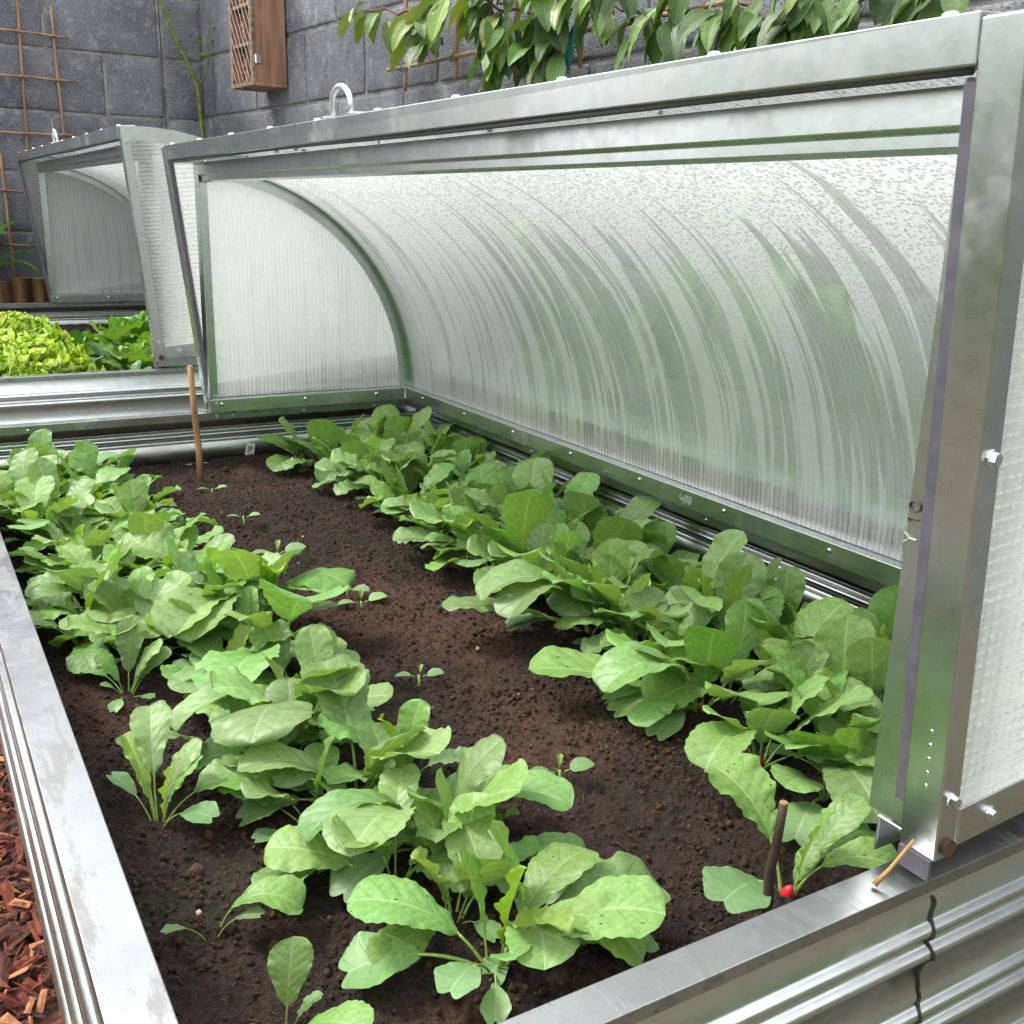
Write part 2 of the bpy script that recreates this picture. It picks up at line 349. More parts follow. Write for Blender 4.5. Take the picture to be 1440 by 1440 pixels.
M['mulch'] = plain('bark mulch bed', lin(92, 44, 30), .95, .6, 60, 1.0, lin(40, 20, 15), bd=.01)
M['earth'] = plain('bare garden ground', lin(104, 96, 82), .95, .4, 8, 1.0, lin(74, 70, 56), bd=.02)
M['bark'] = plain('bark chip', lin(118, 56, 36), .9, .5, 120, .8, lin(78, 34, 22), stretch=(1, .3, 1))
M['bark2'] = plain('dark bark chip', lin(80, 42, 30), .9, .5, 70, .8, lin(46, 24, 18))
M['bark3'] = plain('pale bark chip', lin(176, 122, 84), .9, .4, 70, .6, lin(132, 84, 56))

# ------------------------------------------------------------------ ground
GZ = -.34
mb = MB(); mb.add([(-60, -60, GZ), (60, -60, GZ), (60, 60, GZ), (-60, 60, GZ)], [(0, 1, 2, 3)])
tag(mb.build('ground', M['earth']), kind='structure')
tag(MB().add([(-1.7, -1.6, GZ+.004), (-.575, -1.6, GZ+.004), (-.575, 4.9, GZ+.004), (-1.7, 4.9, GZ+.004)], [(0, 1, 2, 3)]).build('path', M['mulch']), kind='structure')
mb = MB()
for i in range(16000):
    x = random.uniform(-1.25, -.585); y = random.uniform(-.2, 2.3)
    l = random.uniform(.005, .017)*random.choice((1, 1, 1.6)); wd = l*random.uniform(.2, .5); th = wd*random.uniform(.25, .5)
    mtx = Matrix.Translation((x, y, GZ+random.uniform(.0, .022))) @ Euler((random.uniform(-.6, .6), random.uniform(-.6, .6), random.uniform(0, 6.28))).to_matrix().to_4x4()
    mi = random.choices((0, 1, 2), (5, 4, 1.3))[0]
    mb.add([mtx @ Vector(q) for q in ((-l, -wd*.5, 0), (l*random.uniform(.6, 1), -wd*random.uniform(.2, 1), 0), (l, wd*.6, th*.4), (-l*random.uniform(.5, 1), wd, 0), (-l*.5, 0, th), (l*.55, wd*.1, th))],
           [(0, 1, 5, 4), (1, 2, 5), (2, 3, 4, 5), (3, 0, 4), (0, 3, 2, 1)], mi)
tag(mb.build('bark_chips', [M['bark'], M['bark2'], M['bark3']]), 'loose red brown bark chips covering the path beside the bed', 'bark chips', kind='stuff')

# ------------------------------------------------------------------ block walls
def block_mesh(wd, h, d, seed):
    mb = MB(); random.seed(seed); vs = []
    gx = [0, .004, .010]+[.010+(wd-.020)*k/8 for k in range(1, 8)]+[wd-.010, wd-.004, wd]; gz = [0, .004, .010]+[.010+(h-.020)*k/5 for k in range(1, 5)]+[h-.010, h-.004, h]
    nx, nz = len(gx)-1, len(gz)-1
    for k in range(nz+1):
        for i in range(nx+1):
            a, b = gx[i]/wd, gz[k]/h
            e = min(a, 1-a)*wd; f = min(b, 1-b)*h
            rnd = .0045*(max(0, 1-e/.010)**2+max(0, 1-f/.010)**2)
            nn = noise.noise(Vector((a*wd*18+seed*7, b*h*18, seed)))
            ex = (noise.noise(Vector((b*5, seed*3, a)))*.003) if i in (0, nx) else 0
            ez = (noise.noise(Vector((a*6, seed*5, b)))*.003) if k in (0, nz) else 0
            vs.append((a*wd+ex, -d+rnd+nn*.0025, b*h+ez))
    fs = [(k*(nx+1)+i, k*(nx+1)+i+1, (k+1)*(nx+1)+i+1, (k+1)*(nx+1)+i) for k in range(nz) for i in range(nx)]
    mb.add(vs, fs)
    bord = [i for i in range(nx+1)]+[(k+1)*(nx+1)-1 for k in range(1, nz+1)]+[nz*(nx+1)+i for i in range(nx-1, -1, -1)]+[k*(nx+1) for k in range(nz-1, 0, -1)]
    b0 = len(mb.v); mb.v += [(mb.v[i][0], 0, mb.v[i][2]) for i in bord]; nb = len(bord)
    for i in range(nb): mb.f.append((bord[i], b0+i, b0+(i+1) % nb, bord[(i+1) % nb])); mb.m.append(0)
    return mb.mesh('block', M['block'], smooth=True)
BL, BH, J = .50, .25, .013
def wall(name, label, x0, x1, zj, pitch, phase, loc, rz, top=1.42):
    o = MB().box(x0, x1, -.09, .08, GZ, top).build(name, M['mortar'])
    o.location = loc; o.rotation_euler = (0, 0, rz); tag(o, label, 'wall')
    meshes = [block_mesh(BL-J, pitch-J, .007, s) for s in range(5)]
    k = math.floor((GZ-zj)/pitch); r = 0
    while zj+k*pitch < top-.05:
        z = zj+k*pitch
        x = x0+((phase[k % 2]-x0) % BL)-BL
        while x < x1:
            a, b = max(x, x0), min(x+BL, x1)
            if b-a > .06 and z > GZ-.2:
                link('block', meshes[(r*7+k) % 5], o, (a+J/2, -.09, z+J/2), None, ((b-a-J)/(BL-J), 1, 1)); r += 1
            x += BL
        k += 1
    random.seed(11)
    return o
WA = math.atan2(-2.54, .245); W0 = Vector((.755, 4.98, 0)); dW = Vector((.245, -2.54, 0)).normalized(); nW = Vector((dW.y, -dW.x, 0))
def onwall(px, py, off=0.0):
    d = sray(px, py); w0 = W0+nW*off; t = (w0-CAM).dot(nW)/d.dot(nW); P = CAM+d*t
    return (P-W0).dot(dW), P.z, P

wall('block_wall', 'grey concrete block wall facing the viewer behind the left cane trellis', -2.6, .575, .891, .2665, (aty(148, 115, 4.98).x, aty(60, 30, 4.98).x), (0, 5.07, 0), 0, 1.75)
wall('block_pier', 'narrow grey block pier in the corner between the two walls', .579, .763, .889, .2665, (.579-.25, .579-.25), (0, 5.05, 0), 0, 1.75)
_k = math.floor((GZ-.9)/.267)
wall('block_wall', 'long lighter block wall behind the covers with climber and insect box', 0, 6.2, .905, .268, (onwall(427, 100)[0], onwall(565, 125)[0]), W0-nW*.103, WA, 1.55)

# ------------------------------------------------------------------ raised beds
L = 2.19
HW = .552        # half width inside
RW = .042        # width of the rim
def profile(depth):
    """corrugated sheet: (offset, z) pairs from the rim down"""
    pts = [(0, -.004)]; z = -.042
    while z > -depth+.09:
        pts.append((0, z))
        for r in range(2):
            for k in range(1, 8): pts.append((-.0085*math.sin(math.pi*k/8) if False else .0085*math.sin(math.pi*k/8), z-.017*k/8))
            z -= .017; pts.append((0, z))
            if r == 0: z -= .006; pts.append((0, z))
        z -= .044
    pts.append((0, -depth)); return pts
def hexbolt():
    mb = MB()
    def prism(n, r, z0, z1, r2=None):
        r2 = r2 or r
        a = [(r*math.cos(2*math.pi*k/n), r*math.sin(2*math.pi*k/n), z0) for k in range(n)]; b = [(r2*math.cos(2*math.pi*k/n), r2*math.sin(2*math.pi*k/n), z1) for k in range(n)]
        mb.add(a+b, [(k, (k+1) % n, n+(k+1) % n, n+k) for k in range(n)]+[tuple(range(n, 2*n))])
    prism(14, .0095, 0, .002, .009); prism(6, .007, .002, .0075, .0066)
    return mb.mesh('bolt', M['bolt'])
def rivet():
    mb = MB(); n = 10; rings = [(.0052, 0), (.0048, .0018), (.003, .003)]
    vs = [(r*math.cos(2*math.pi*k/n), r*math.sin(2*math.pi*k/n), z) for r, z in rings for k in range(n)]
    mb.add(vs, [(j*n+k, j*n+(k+1) % n, (j+1)*n+(k+1) % n, (j+1)*n+k) for j in range(2) for k in range(n)]+[tuple(range(2*n, 3*n))])
    return mb.mesh('rivet', M['bolt'], True)
BOLT, RIVET = hexbolt(), rivet()
def put(me, name, parent, loc, d, s=1.0, spin=0.3):
    q = Vector(d).to_track_quat('Z', 'Y'); o = link(name, me, parent, loc, None, (s, s, s)); o.rotation_euler = (q.to_matrix() @ Matrix.Rotation(spin, 3, 'Z')).to_euler(); return o
BED_H = -GZ
def make_bed(label, loc):
    t = thing('raised_bed', label, 'raised bed', loc)
    pr = profile(BED_H+(.07 if loc[2] > 0 else 0))
    xo = HW+RW-.004; y0, y1 = -.005, L+.005
    def sheet(o, ux, d):
        # outward corrugations
        mb = MB(); mb.extrude([(p[0], p[1]) for p in pr], o, ux, (0, 0, 1), d, closed=False)
        ob = mb.build('side_panel', M['galv'], t, smooth=True); s = ob.modifiers.new('edge', 'EDGE_SPLIT'); s.split_angle = R_(60); return ob
    sheet((-xo, y0, 0), (-1, 0, 0), (0, y1-y0, 0)); sheet((xo, y0, 0), (1, 0, 0), (0, y1-y0, 0))
    near = sheet((-xo, y0, 0), (0, -1, 0), (2*xo, 0, 0)); sheet((-xo, y1, 0), (0, 1, 0), (2*xo, 0, 0))
    # rim: folded channel, 50 mm top with lips; mitred by butting
    ch = [(0, -.020), (0, 0), (RW, 0), (RW, -.012), (RW-.002, -.012), (RW-.002, -.0022), (.002, -.0022), (.002, -.020)]
    ce = [(min(a, .034) if a > .01 and a == RW else (min(a, .032) if a > .01 else a), b) for a, b in ch]
    MB().extrude(ch, (-HW, .0255, 0), (-1, 0, 0), (0, 0, 1), (0, L-.051, 0)).build('rim', M['rim'], t, bevel=.0012, segs=2)
    MB().extrude(ch, (HW, .0255, 0), (1, 0, 0), (0, 0, 1), (0, L-.051, 0)).build('rim', M['rim'], t, bevel=.0012, segs=2)
    MB().extrude(ce, (-HW-RW, .025, .001), (0, -1, 0), (0, 0, 1), (2*HW+2*RW, 0, 0)).build('rim', M['rim'], t, bevel=.0012, segs=2)
    MB().extrude(ce, (-HW-RW, L-.025, .001), (0, 1, 0), (0, 0, 1), (2*HW+2*RW, 0, 0)).build('rim', M['rim'], t, bevel=.0012, segs=2)
    for sx in (-1, 1):
        for sy in (0, 1):
            yy = -.007 if sy == 0 else L+.007; sg = -1 if sy == 0 else 1
            MB().extrude([(0, 0), (.035, 0), (.035, .002), (.002, .002), (.002, .035), (0, .035)], (sx*(xo+.0095), yy+sg*.0075, -BED_H), (-sx, 0, 0), (0, -sg, 0), (0, 0, BED_H-.02)).build('corner_post', M['galv'], t)
    for x in (-.42, .25, .45): put(RIVET, 'rivet', t, (x, L-.0253, -.011), (0, -1, 0), .7)
    for x in (.02, .06): put(BOLT, 'bolt', t, (x, L-.0253, -.010), (0, -1, 0), .5)
    for y in (.3, .9, 1.5, 2.0): put(RIVET, 'rivet', t, (HW-.0008, y, -.011), (-1, 0, 0), .7)
    return t, near
bed1, near_panel = make_bed('corrugated galvanised raised bed in front, planted with rows of radishes', (0, 0, 0))
BED2 = Vector((-.045, 2.53, .06))
bed2, _ = make_bed('corrugated galvanised raised bed behind, planted with lettuces', BED2)
def bump_at(z):
    zz = -z-.042
    if zz < 0: return 0
    q = zz % .084
    return math.sin(math.pi*q/.017) if q < .017 else (math.sin(math.pi*(q-.023)/.017) if .023 < q < .040 else 0)
# wavy sealant line down a sheet joint on the near panel
pts = [(-.005+.0030*math.sin(k*.57)+.0012*math.sin(k*1.3), -.0048, -.02-.004*k) for k in range(72)]
mb = MB(); mb.tube([(a[0]+.025, -.0062-.0085*bump_at(a[2]), a[2]) for a in pts], [.0012+.0006*random.random() for _ in pts], 5)
mb.build('sealant_line', M['caulk'], bed1)
# paper sticker with a printed code on the far inner panel
P = aty(352, 632, L+.003)
st = MB().box(-.011, .011, -.0006, .0006, -.016, .016).build('sticker', M['white'], bed1); st.location = (P.x, L+.0035, P.z); st.rotation_euler = (0, R_(12), 0)
mb = MB(); x = -.007
while x < .007:
    ww = random.choice((.0006, .001, .0015)); mb.box(x, x+ww, -.0012, -.0008, -.002, .009); x += ww+.0011
for k in range(3): mb.box(-.007, .004-.002*k, -.0012, -.0008, -.0105+.003*k, -.0092+.003*k)
mb.build('print', M['print'], st)

# ------------------------------------------------------------------ covers
ZC = .036; RI = .560; RO = .597
def arc_pts(r, a0, a1, n): return [(r*math.cos(a0+(a1-a0)*k/n), r*math.sin(a0+(a1-a0)*k/n)) for k in range(n+1)]
def rib(r0, r1, y0, y1, a0=0.0, a1=math.pi/2, n=40):
    mb = MB(); vs = []
    for k in range(n+1):
        a = a0+(a1-a0)*k/n; c, s = math.cos(a), math.sin(a)
        vs += [(r0*c, y0, r0*s), (r1*c, y0, r1*s), (r1*c, y1, r1*s), (r0*c, y1, r0*s)]
    fs = [(k*4+j, k*4+(j+1) % 4, k*4+4+(j+1) % 4, k*4+4+j) for k in range(n) for j in range(4)]+[(0, 3, 2, 1), (n*4, n*4+1, n*4+2, n*4+3)]
    return mb.add(vs, fs)
def end_sheet(r, y):
    mb = MB(); n = 40; vs = [(0, y, 0)]+[(p[0], y, p[1]) for p in arc_pts(r, 0, math.pi/2, n)]
    return mb.add(vs, [(0, k+1, k+2) for k in range(n)], 0, [(v[0], v[2]) for v in vs])
def roof_sheet(r, y0, y1):
    mb = MB(); n = 56; m_ = 10; vs = []; uvs = []
    for k in range(n+1):
        a = math.pi/2*k/n
        for j in range(m_+1):
            y = y0+(y1-y0)*j/m_; vs.append((r*math.cos(a), y, r*math.sin(a))); uvs.append((y, r*a))
    return mb.add(vs, [(k*(m_+1)+j, k*(m_+1)+j+1, (k+1)*(m_+1)+j+1, (k+1)*(m_+1)+j) for k in range(n) for j in range(m_)], 0, uvs)
LSEC = lambda a, b, t=.0022: [(0, 0), (a, 0), (a, t), (t, t), (t, b), (0, b)]
def strokes(name, parent, segs, org, ux, uy, nrm, size, m_, r=.0008):
    mb = MB(); org, ux, uy, nrm = Vector(org), Vector(ux), Vector(uy), Vector(nrm)
    for s in segs: mb.tube([org+(ux*p[0]+uy*p[1])*size+nrm*.0008 for p in s], r, 5)
    return mb.build(name, m_, parent)
CIRC = lambda cx, cy, rx, ry: [(cx+rx*math.cos(k*.5236), cy+ry*math.sin(k*.5236)) for k in range(13)]
def make_fixed(label, loc):
    t = thing('fixed_cover', label, 'cold frame cover', loc)
    def B(mb, name, m_='galv', **k):
        o = mb.build(name, M[m_], t, **k); return o
    ya, yb = .012, L-.012
    # base angle along the right: vertical face and top ledge
    br = B(MB().extrude([(0, 0), (.0025, 0), (.0025, .0305), (.030, .0305), (.030, .033), (0, .033)], (HW-.016, ya, .0015), (1, 0, 0), (0, 0, 1), (0, yb-ya, 0)), 'base_rail', bevel=.0008)
    strokes('chalk_mark', br, [[(0, 1), (-.15, .4), (.45, .4)], [(.3, .75), (.3, 0)], CIRC(.85, .5, .2, .42), CIRC(1.45, .5, .2, .42)], (HW-.016, .955, .009), (0, -1, 0), (0, 0, 1), (-1, 0, 0), .017, M['mark'])
    B(MB().extrude([(0, 0), (.0025, 0), (.0025, .0305), (.030, .0305), (.030, .033), (0, .033)], (.0, yb-.030, .0015), (0, 1, 0), (0, 0, 1), (HW-.018, 0, 0)), 'base_rail', bevel=.0008)
    B(MB().extrude([(0, 0), (.0025, 0), (.0025, .0305), (.030, .0305), (.030, .033), (0, .033)], (.0, ya+.030, .0015), (0, -1, 0), (0, 0, 1), (HW-.018, 0, 0)), 'base_rail', bevel=.0008)
    H = RI
    for y, s in ((ya, 1), (yb, -1)):
        # front posts: angle with the wide face to the front and a return along the end
        po = B(MB().extrude(LSEC(.040, .030), (-.001, y, ZC+.002), (0, s, 0), (1, 0, 0), (0, 0, H-.006)), 'post', bevel=.0008)
        if s == 1:
            P = atx(1283, 745, -.001)
            strokes('stamp_mark', po, [[(-.35, .95), (0, .5), (.35, .95)], [(0, .5), (0, 0)]], (-.0012, .0405, P.z-.008), (0, 0, 1), (0, 1, 0), (-1, 0, 0), .012, M['mark'])
            strokes('stamp_mark', po, [[(.0, .0), (0, 1.0), (-.25, .75)], CIRC(.95, .5, .38, .5)], (-.0012, .0405, P.z+.008), (0, 0, 1), (0, 1, 0), (-1, 0, 0), .0105, M['ink'])
        ri = rib(H-.030, H-.002, y+s*.004, y+s*.0065); vs = ri.v; 
        r2 = rib(H-.0045, H-.002, y+s*.0066, y+s*.032); ri.add(r2.v, r2.f)
        ri.v = [(a, b, c+ZC) for a, b, c in ri.v]; B(ri, 'arch', smooth=False)
        e = end_sheet(H-.003, y); e.v = [(a, b, c+ZC) for a, b, c in e.v]; B(e, 'end_panel', 'p_end')
        for xx in (.03, .25, .45): put(RIVET, 'rivet', t, (xx, yb-.030 if s < 0 else ya+.03, ZC-.014), (0, -1, 0), 1.1)
        put(BOLT, 'bolt', t, (.018, y+s*.0315, ZC-.012), (0, s, 0), .7)
    rs = roof_sheet(H, ya, yb); rs.v = [(a, b, c+ZC) for a, b, c in rs.v]; B(rs, 'roof_panel', 'p_roof', smooth=True)
    # top rail: upright face, then a stepped lower lip
    tz = ZC+H
    B(MB().extrude([(-.002, .001), (-.002, -.026), (.004, -.030), (.004, -.040), (.016, -.044), (.016, -.041), (.0065, -.037), (.0065, -.028), (.0005, -.0245), (.0005, -.0015), (.036, -.0015), (.036, .001)], (0, ya+.001, tz+.003), (1, 0, 0), (0, 0, 1), (0, yb-ya-.002, 0)), 'top_rail', bevel=.0006)
    for k in range(7): put(BOLT, 'bolt', t, (.014, .06+k*(L-.12)/6, tz+.004), (0, 0, 1), .75, k*.7)
    for k in range(9): put(RIVET, 'rivet', t, (HW-.0162, .12+k*.24, .022), (-1, 0, 0), .8)
    return t
def twist(y): return R_(2.6*(1-min(1, max(0, y/L))))
def make_lid(label, loc, ang):
    t = thing('roll_top_lid', label, 'cold frame lid', loc); t.location.z += ZC; t.rotation_euler = (0, ang, 0)
    ya, yb = -.014, L+.014; H = RO
    for y, s in ((ya, 1), (yb, -1)):
        po = MB().extrude(LSEC(.034, .023, .0025), (-.002, y-s*.0025, -.012), (0, s, 0), (1, 0, 0), (0, 0, H+.014)).build('post', M['galv'], t, bevel=.0012, segs=2)
        MB().box(.0005, .010, y+s*.0315, y+s*.0415, -.006, H-.036).build('gasket', M['gasket'], t)
        MB().box(-.004, -.001, y+s*.0005, y+s*.030, -.031, -.0125).build('foot_flap', M['gasket'], t)
        MB().extrude(LSEC(.034, .022, .002), (.0235, y-s*.0025, -.006), (0, 0, 1), (0, s, 0), (H-.05, 0, 0)).build('end_rail', M['galv'], t, bevel=.0006)
        r1 = rib(H-.032, H+.003, y-s*.0026, y-s*.0006); r2 = rib(H+.0012, H+.003, y-s*.0005, y+s*.030); r1.add(r2.v, r2.f)
        r1.build('arch', M['galv'], t)
        end_sheet(H-.002, y).build('end_panel', M['p_endlid'], t)
        for zz in (.04, .315, H-.035): put(BOLT, 'bolt', t, (.011, y-s*.0026, zz), (0, -s, 0), .72, .2)
        for k in range(4): put(BOLT, 'bolt', t, (.062+.14*k, y-s*.0026, .010), (0, -s, 0), .72, .5+k)
        pv = MB(); n = 12
        put(BOLT, 'pivot_bolt', t, (.011, y-s*.0026, -.002), (0, -s, 0), .95).data = PIV
        for k in range(5): put(RIVET, 'rivet', t, (-.0022, y+s*.012, .05+.012*k), (-1, 0, 0), .35)
    roof_sheet(H, ya, yb).build('roof_panel', M['p_rooflid'], t, smooth=True)
    MB().extrude(LSEC(.036, .03, .0022), (H+.0035, ya, 0), (0, 0, 1), (-1, 0, 0), (0, yb-ya, 0)).build('bottom_rail', M['galv'], t)
    # front rail with face, return on top and rolled lower lip
    MB().extrude([(-.003, .006), (-.003, -.026), (.004, -.028), (.016, -.028), (.016, -.026), (.0045, -.026), (-.0005, -.023), (-.0005, .0035), (.045, .0035), (.045, .006)], (0, ya+.0318, H), (1, 0, 0), (0, 0, 1), (0, yb-ya-.0636, 0)).build('front_rail', M['galv'], t, bevel=.001, segs=2)
    MB().tube([(.005+.0015*math.sin(y*9), y, H-.0295+.0012*math.sin(y*5+1)) for y in [ya+.04+(yb-ya-.08)*k/30 for k in range(31)]], .0032, 7).build('gasket', M['gasket'], t, smooth=True)
    for k in range(10): put(RIVET, 'rivet', t, (.010, .05+k*(L-.1)/9, H+.006), (0, 0, 1), 1.3)
    for k in range(2): put(BOLT, 'bolt', t, (.012, 1.33+k*.10, H-.0305), (0, 0, -1), .6)
    # lifting handle
    hy = atx(485, 160, -.04).y; hb = MB()
    hb.tube([(.008, hy-.036, H+.006), (.008, hy-.036, H+.020)]+[(.008, hy-.036*math.cos(math.pi*k/14), H+.022+.026*math.sin(math.pi*k/14)) for k in range(1, 14)]+[(.008, hy+.036, H+.020), (.008, hy+.036, H+.006)], .0046, 10)
    for s in (-1, 1): hb.box(-.002, .018, hy+s*.052-.016, hy+s*.052+.016, H+.0062, H+.009)
    hb.build('handle', M['handle'], t, smooth=True)
    for o in t.children:          # the light frame sits slightly twisted along its length
        if o.data in (BOLT, RIVET, PIV):
            a = twist(o.location.y); o.location = Matrix.Rotation(a, 3, 'Y') @ o.location; o.rotation_euler = (Matrix.Rotation(a, 3, 'Y') @ o.rotation_euler.to_matrix()).to_euler()
        else:
            for v in o.data.vertices: v.co = Matrix.Rotation(twist(v.co.y), 3, 'Y') @ v.co
    return t
mb = MB(); n = 14
mb.add([(.0075*math.cos(2*math.pi*k/n), .0075*math.sin(2*math.pi*k/n), z) for z in (0, .004) for k in range(n)], [(k, (k+1) % n, n+(k+1) % n, n+k) for k in range(n)]+[tuple(range(n, 2*n))])
PIV = mb.mesh('pivot_bolt', M['rust'])
ANG = R_(-6.2)
f1 = make_fixed('fixed quarter-round half of the front cover, streaked with condensation', (0, 0, .001))
l1 = make_lid('rolled back lid of the front cover with handle on its galvanised rail', (0, 0, .001), ANG)
f2 = copy_tree(f1); f2.location = BED2+Vector((0, 0, .001)); f2['label'] = 'fixed half of the small-looking back cover over the lettuces'
l2 = copy_tree(l1); l2.location = BED2+Vector((0, 0, .001+ZC)); l2.rotation_euler = (0, R_(-7.6), 0);  l2['label'] = 'rolled back lid of the back cover, fine gridded end towards the front bed'
for c in list(f2.children):
    if c.name.startswith(('base_rail', 'post')):
        for g in list(c.children): bpy.data.objects.remove(g)
for a in (f1, f2): a['group'] = 'fixed cover halves'
for a in (l1, l2): a['group'] = 'rolled back lids'

# ------------------------------------------------------------------ soil
def soil_h(x, y, s=0):
    v = Vector((x, y, s*3.1))
    return .016*noise.noise(v*3.2)+.010*noise.noise(v*11)+.0055*noise.noise(v*34)
def make_soil(name, org, z0, step, fine=True):
    mb = MB(); nx = int(2*(HW+.036)/step); ny = int((L-.01)/step); vs = []
    s = 0 if fine else 1
    for j in range(ny+1):
        for i in range(nx+1):
            x = (HW+.036)*(2*i/nx-1); y = -.002+(L+.004)*j/ny
            z = z0+soil_h(x, y, s)
            if fine:
                f = noise.noise(Vector((x*70, y*70, 2))); z += .0055*(.55-abs(f))*1.6+.0042*noise.noise(Vector((x*150, y*150, 5)))+.0030*noise.noise(Vector((x*300, y*300, 8)))
            vs.append((x+org[0], y+org[1], z+org[2]))
    mb.add(vs, [(j*(nx+1)+i, j*(nx+1)+i+1, (j+1)*(nx+1)+i+1, (j+1)*(nx+1)+i) for j in range(ny) for i in range(nx)])
    return tag(mb.build(name, M['soil'], None, smooth=fine), kind='structure')
SZ = -.132; SZ2 = -.105
def sz(x, y): return SZ+soil_h(x, y)
make_soil('soil', (0, 0, 0), SZ, .0030)
make_soil('soil', tuple(BED2), SZ2, .012, False)
mb = MB(); random.seed(5)
_g = 1.618; ICO = [Vector(p).normalized() for p in ((-1, _g, 0), (1, _g, 0), (-1, -_g, 0), (1, -_g, 0), (0, -1, _g), (0, 1, _g), (0, -1, -_g), (0, 1, -_g), (_g, 0, -1), (_g, 0, 1), (-_g, 0, -1), (-_g, 0, 1))]
ICF = [(0, 11, 5), (0, 5, 1), (0, 1, 7), (0, 7, 10), (0, 10, 11), (1, 5, 9), (5, 11, 4), (11, 10, 2), (10, 7, 6), (7, 1, 8), (3, 9, 4), (3, 4, 2), (3, 2, 6), (3, 6, 8), (3, 8, 9), (4, 9, 5), (2, 4, 11), (6, 2, 10), (8, 6, 7), (9, 8, 1)]
for i in range(52000):
    x = random.uniform(-.56, .56); y = .02+random.random()**1.25*(L-.04); r = .0009+.0034*random.random()**3
    if noise.noise(Vector((x*7, y*7, 9))) < random.uniform(-.5, .3): continue
    if random.random() < .004: r *= 2.4
    z = sz(x, y)+.0088*(.55-abs(noise.noise(Vector((x*70, y*70, 2)))))+r*.35
    red = noise.noise(Vector((x*3.6, y*3.6, 0)))
    mi = 2 if random.random() < .0022 else (1 if random.random() < .12+max(0, red)*.5 else 0)
    q = Euler((random.random()*6, random.random()*6, random.random()*6)).to_matrix()
    mb.add([q @ (p*(r*random.uniform(.7, 1.2)))+Vector((x, y, z)) for p in ICO], ICF, mi)
for i in range(1500):          # fibres and little twigs in the compost
    x = random.uniform(-.55, .55); y = .03+random.random()**1.2*(L-.06); a = random.uniform(0, 6.28); l = random.uniform(.006, .022); z = sz(x, y)+.004
    mb.tube([(x, y, z), (x+l*.5*math.cos(a), y+l*.5*math.sin(a), z+random.uniform(0, .004)), (x+l*math.cos(a+.3), y+l*math.sin(a+.3), z)], random.uniform(.0004, .0012), 4, random.choice((0, 1, 1)))
tag(mb.build('soil_crumbs', [M['crumb'], M['crumb2'], M['fleck']], smooth=True), 'loose crumbs and fibres on the dark compost', 'compost', kind='stuff')

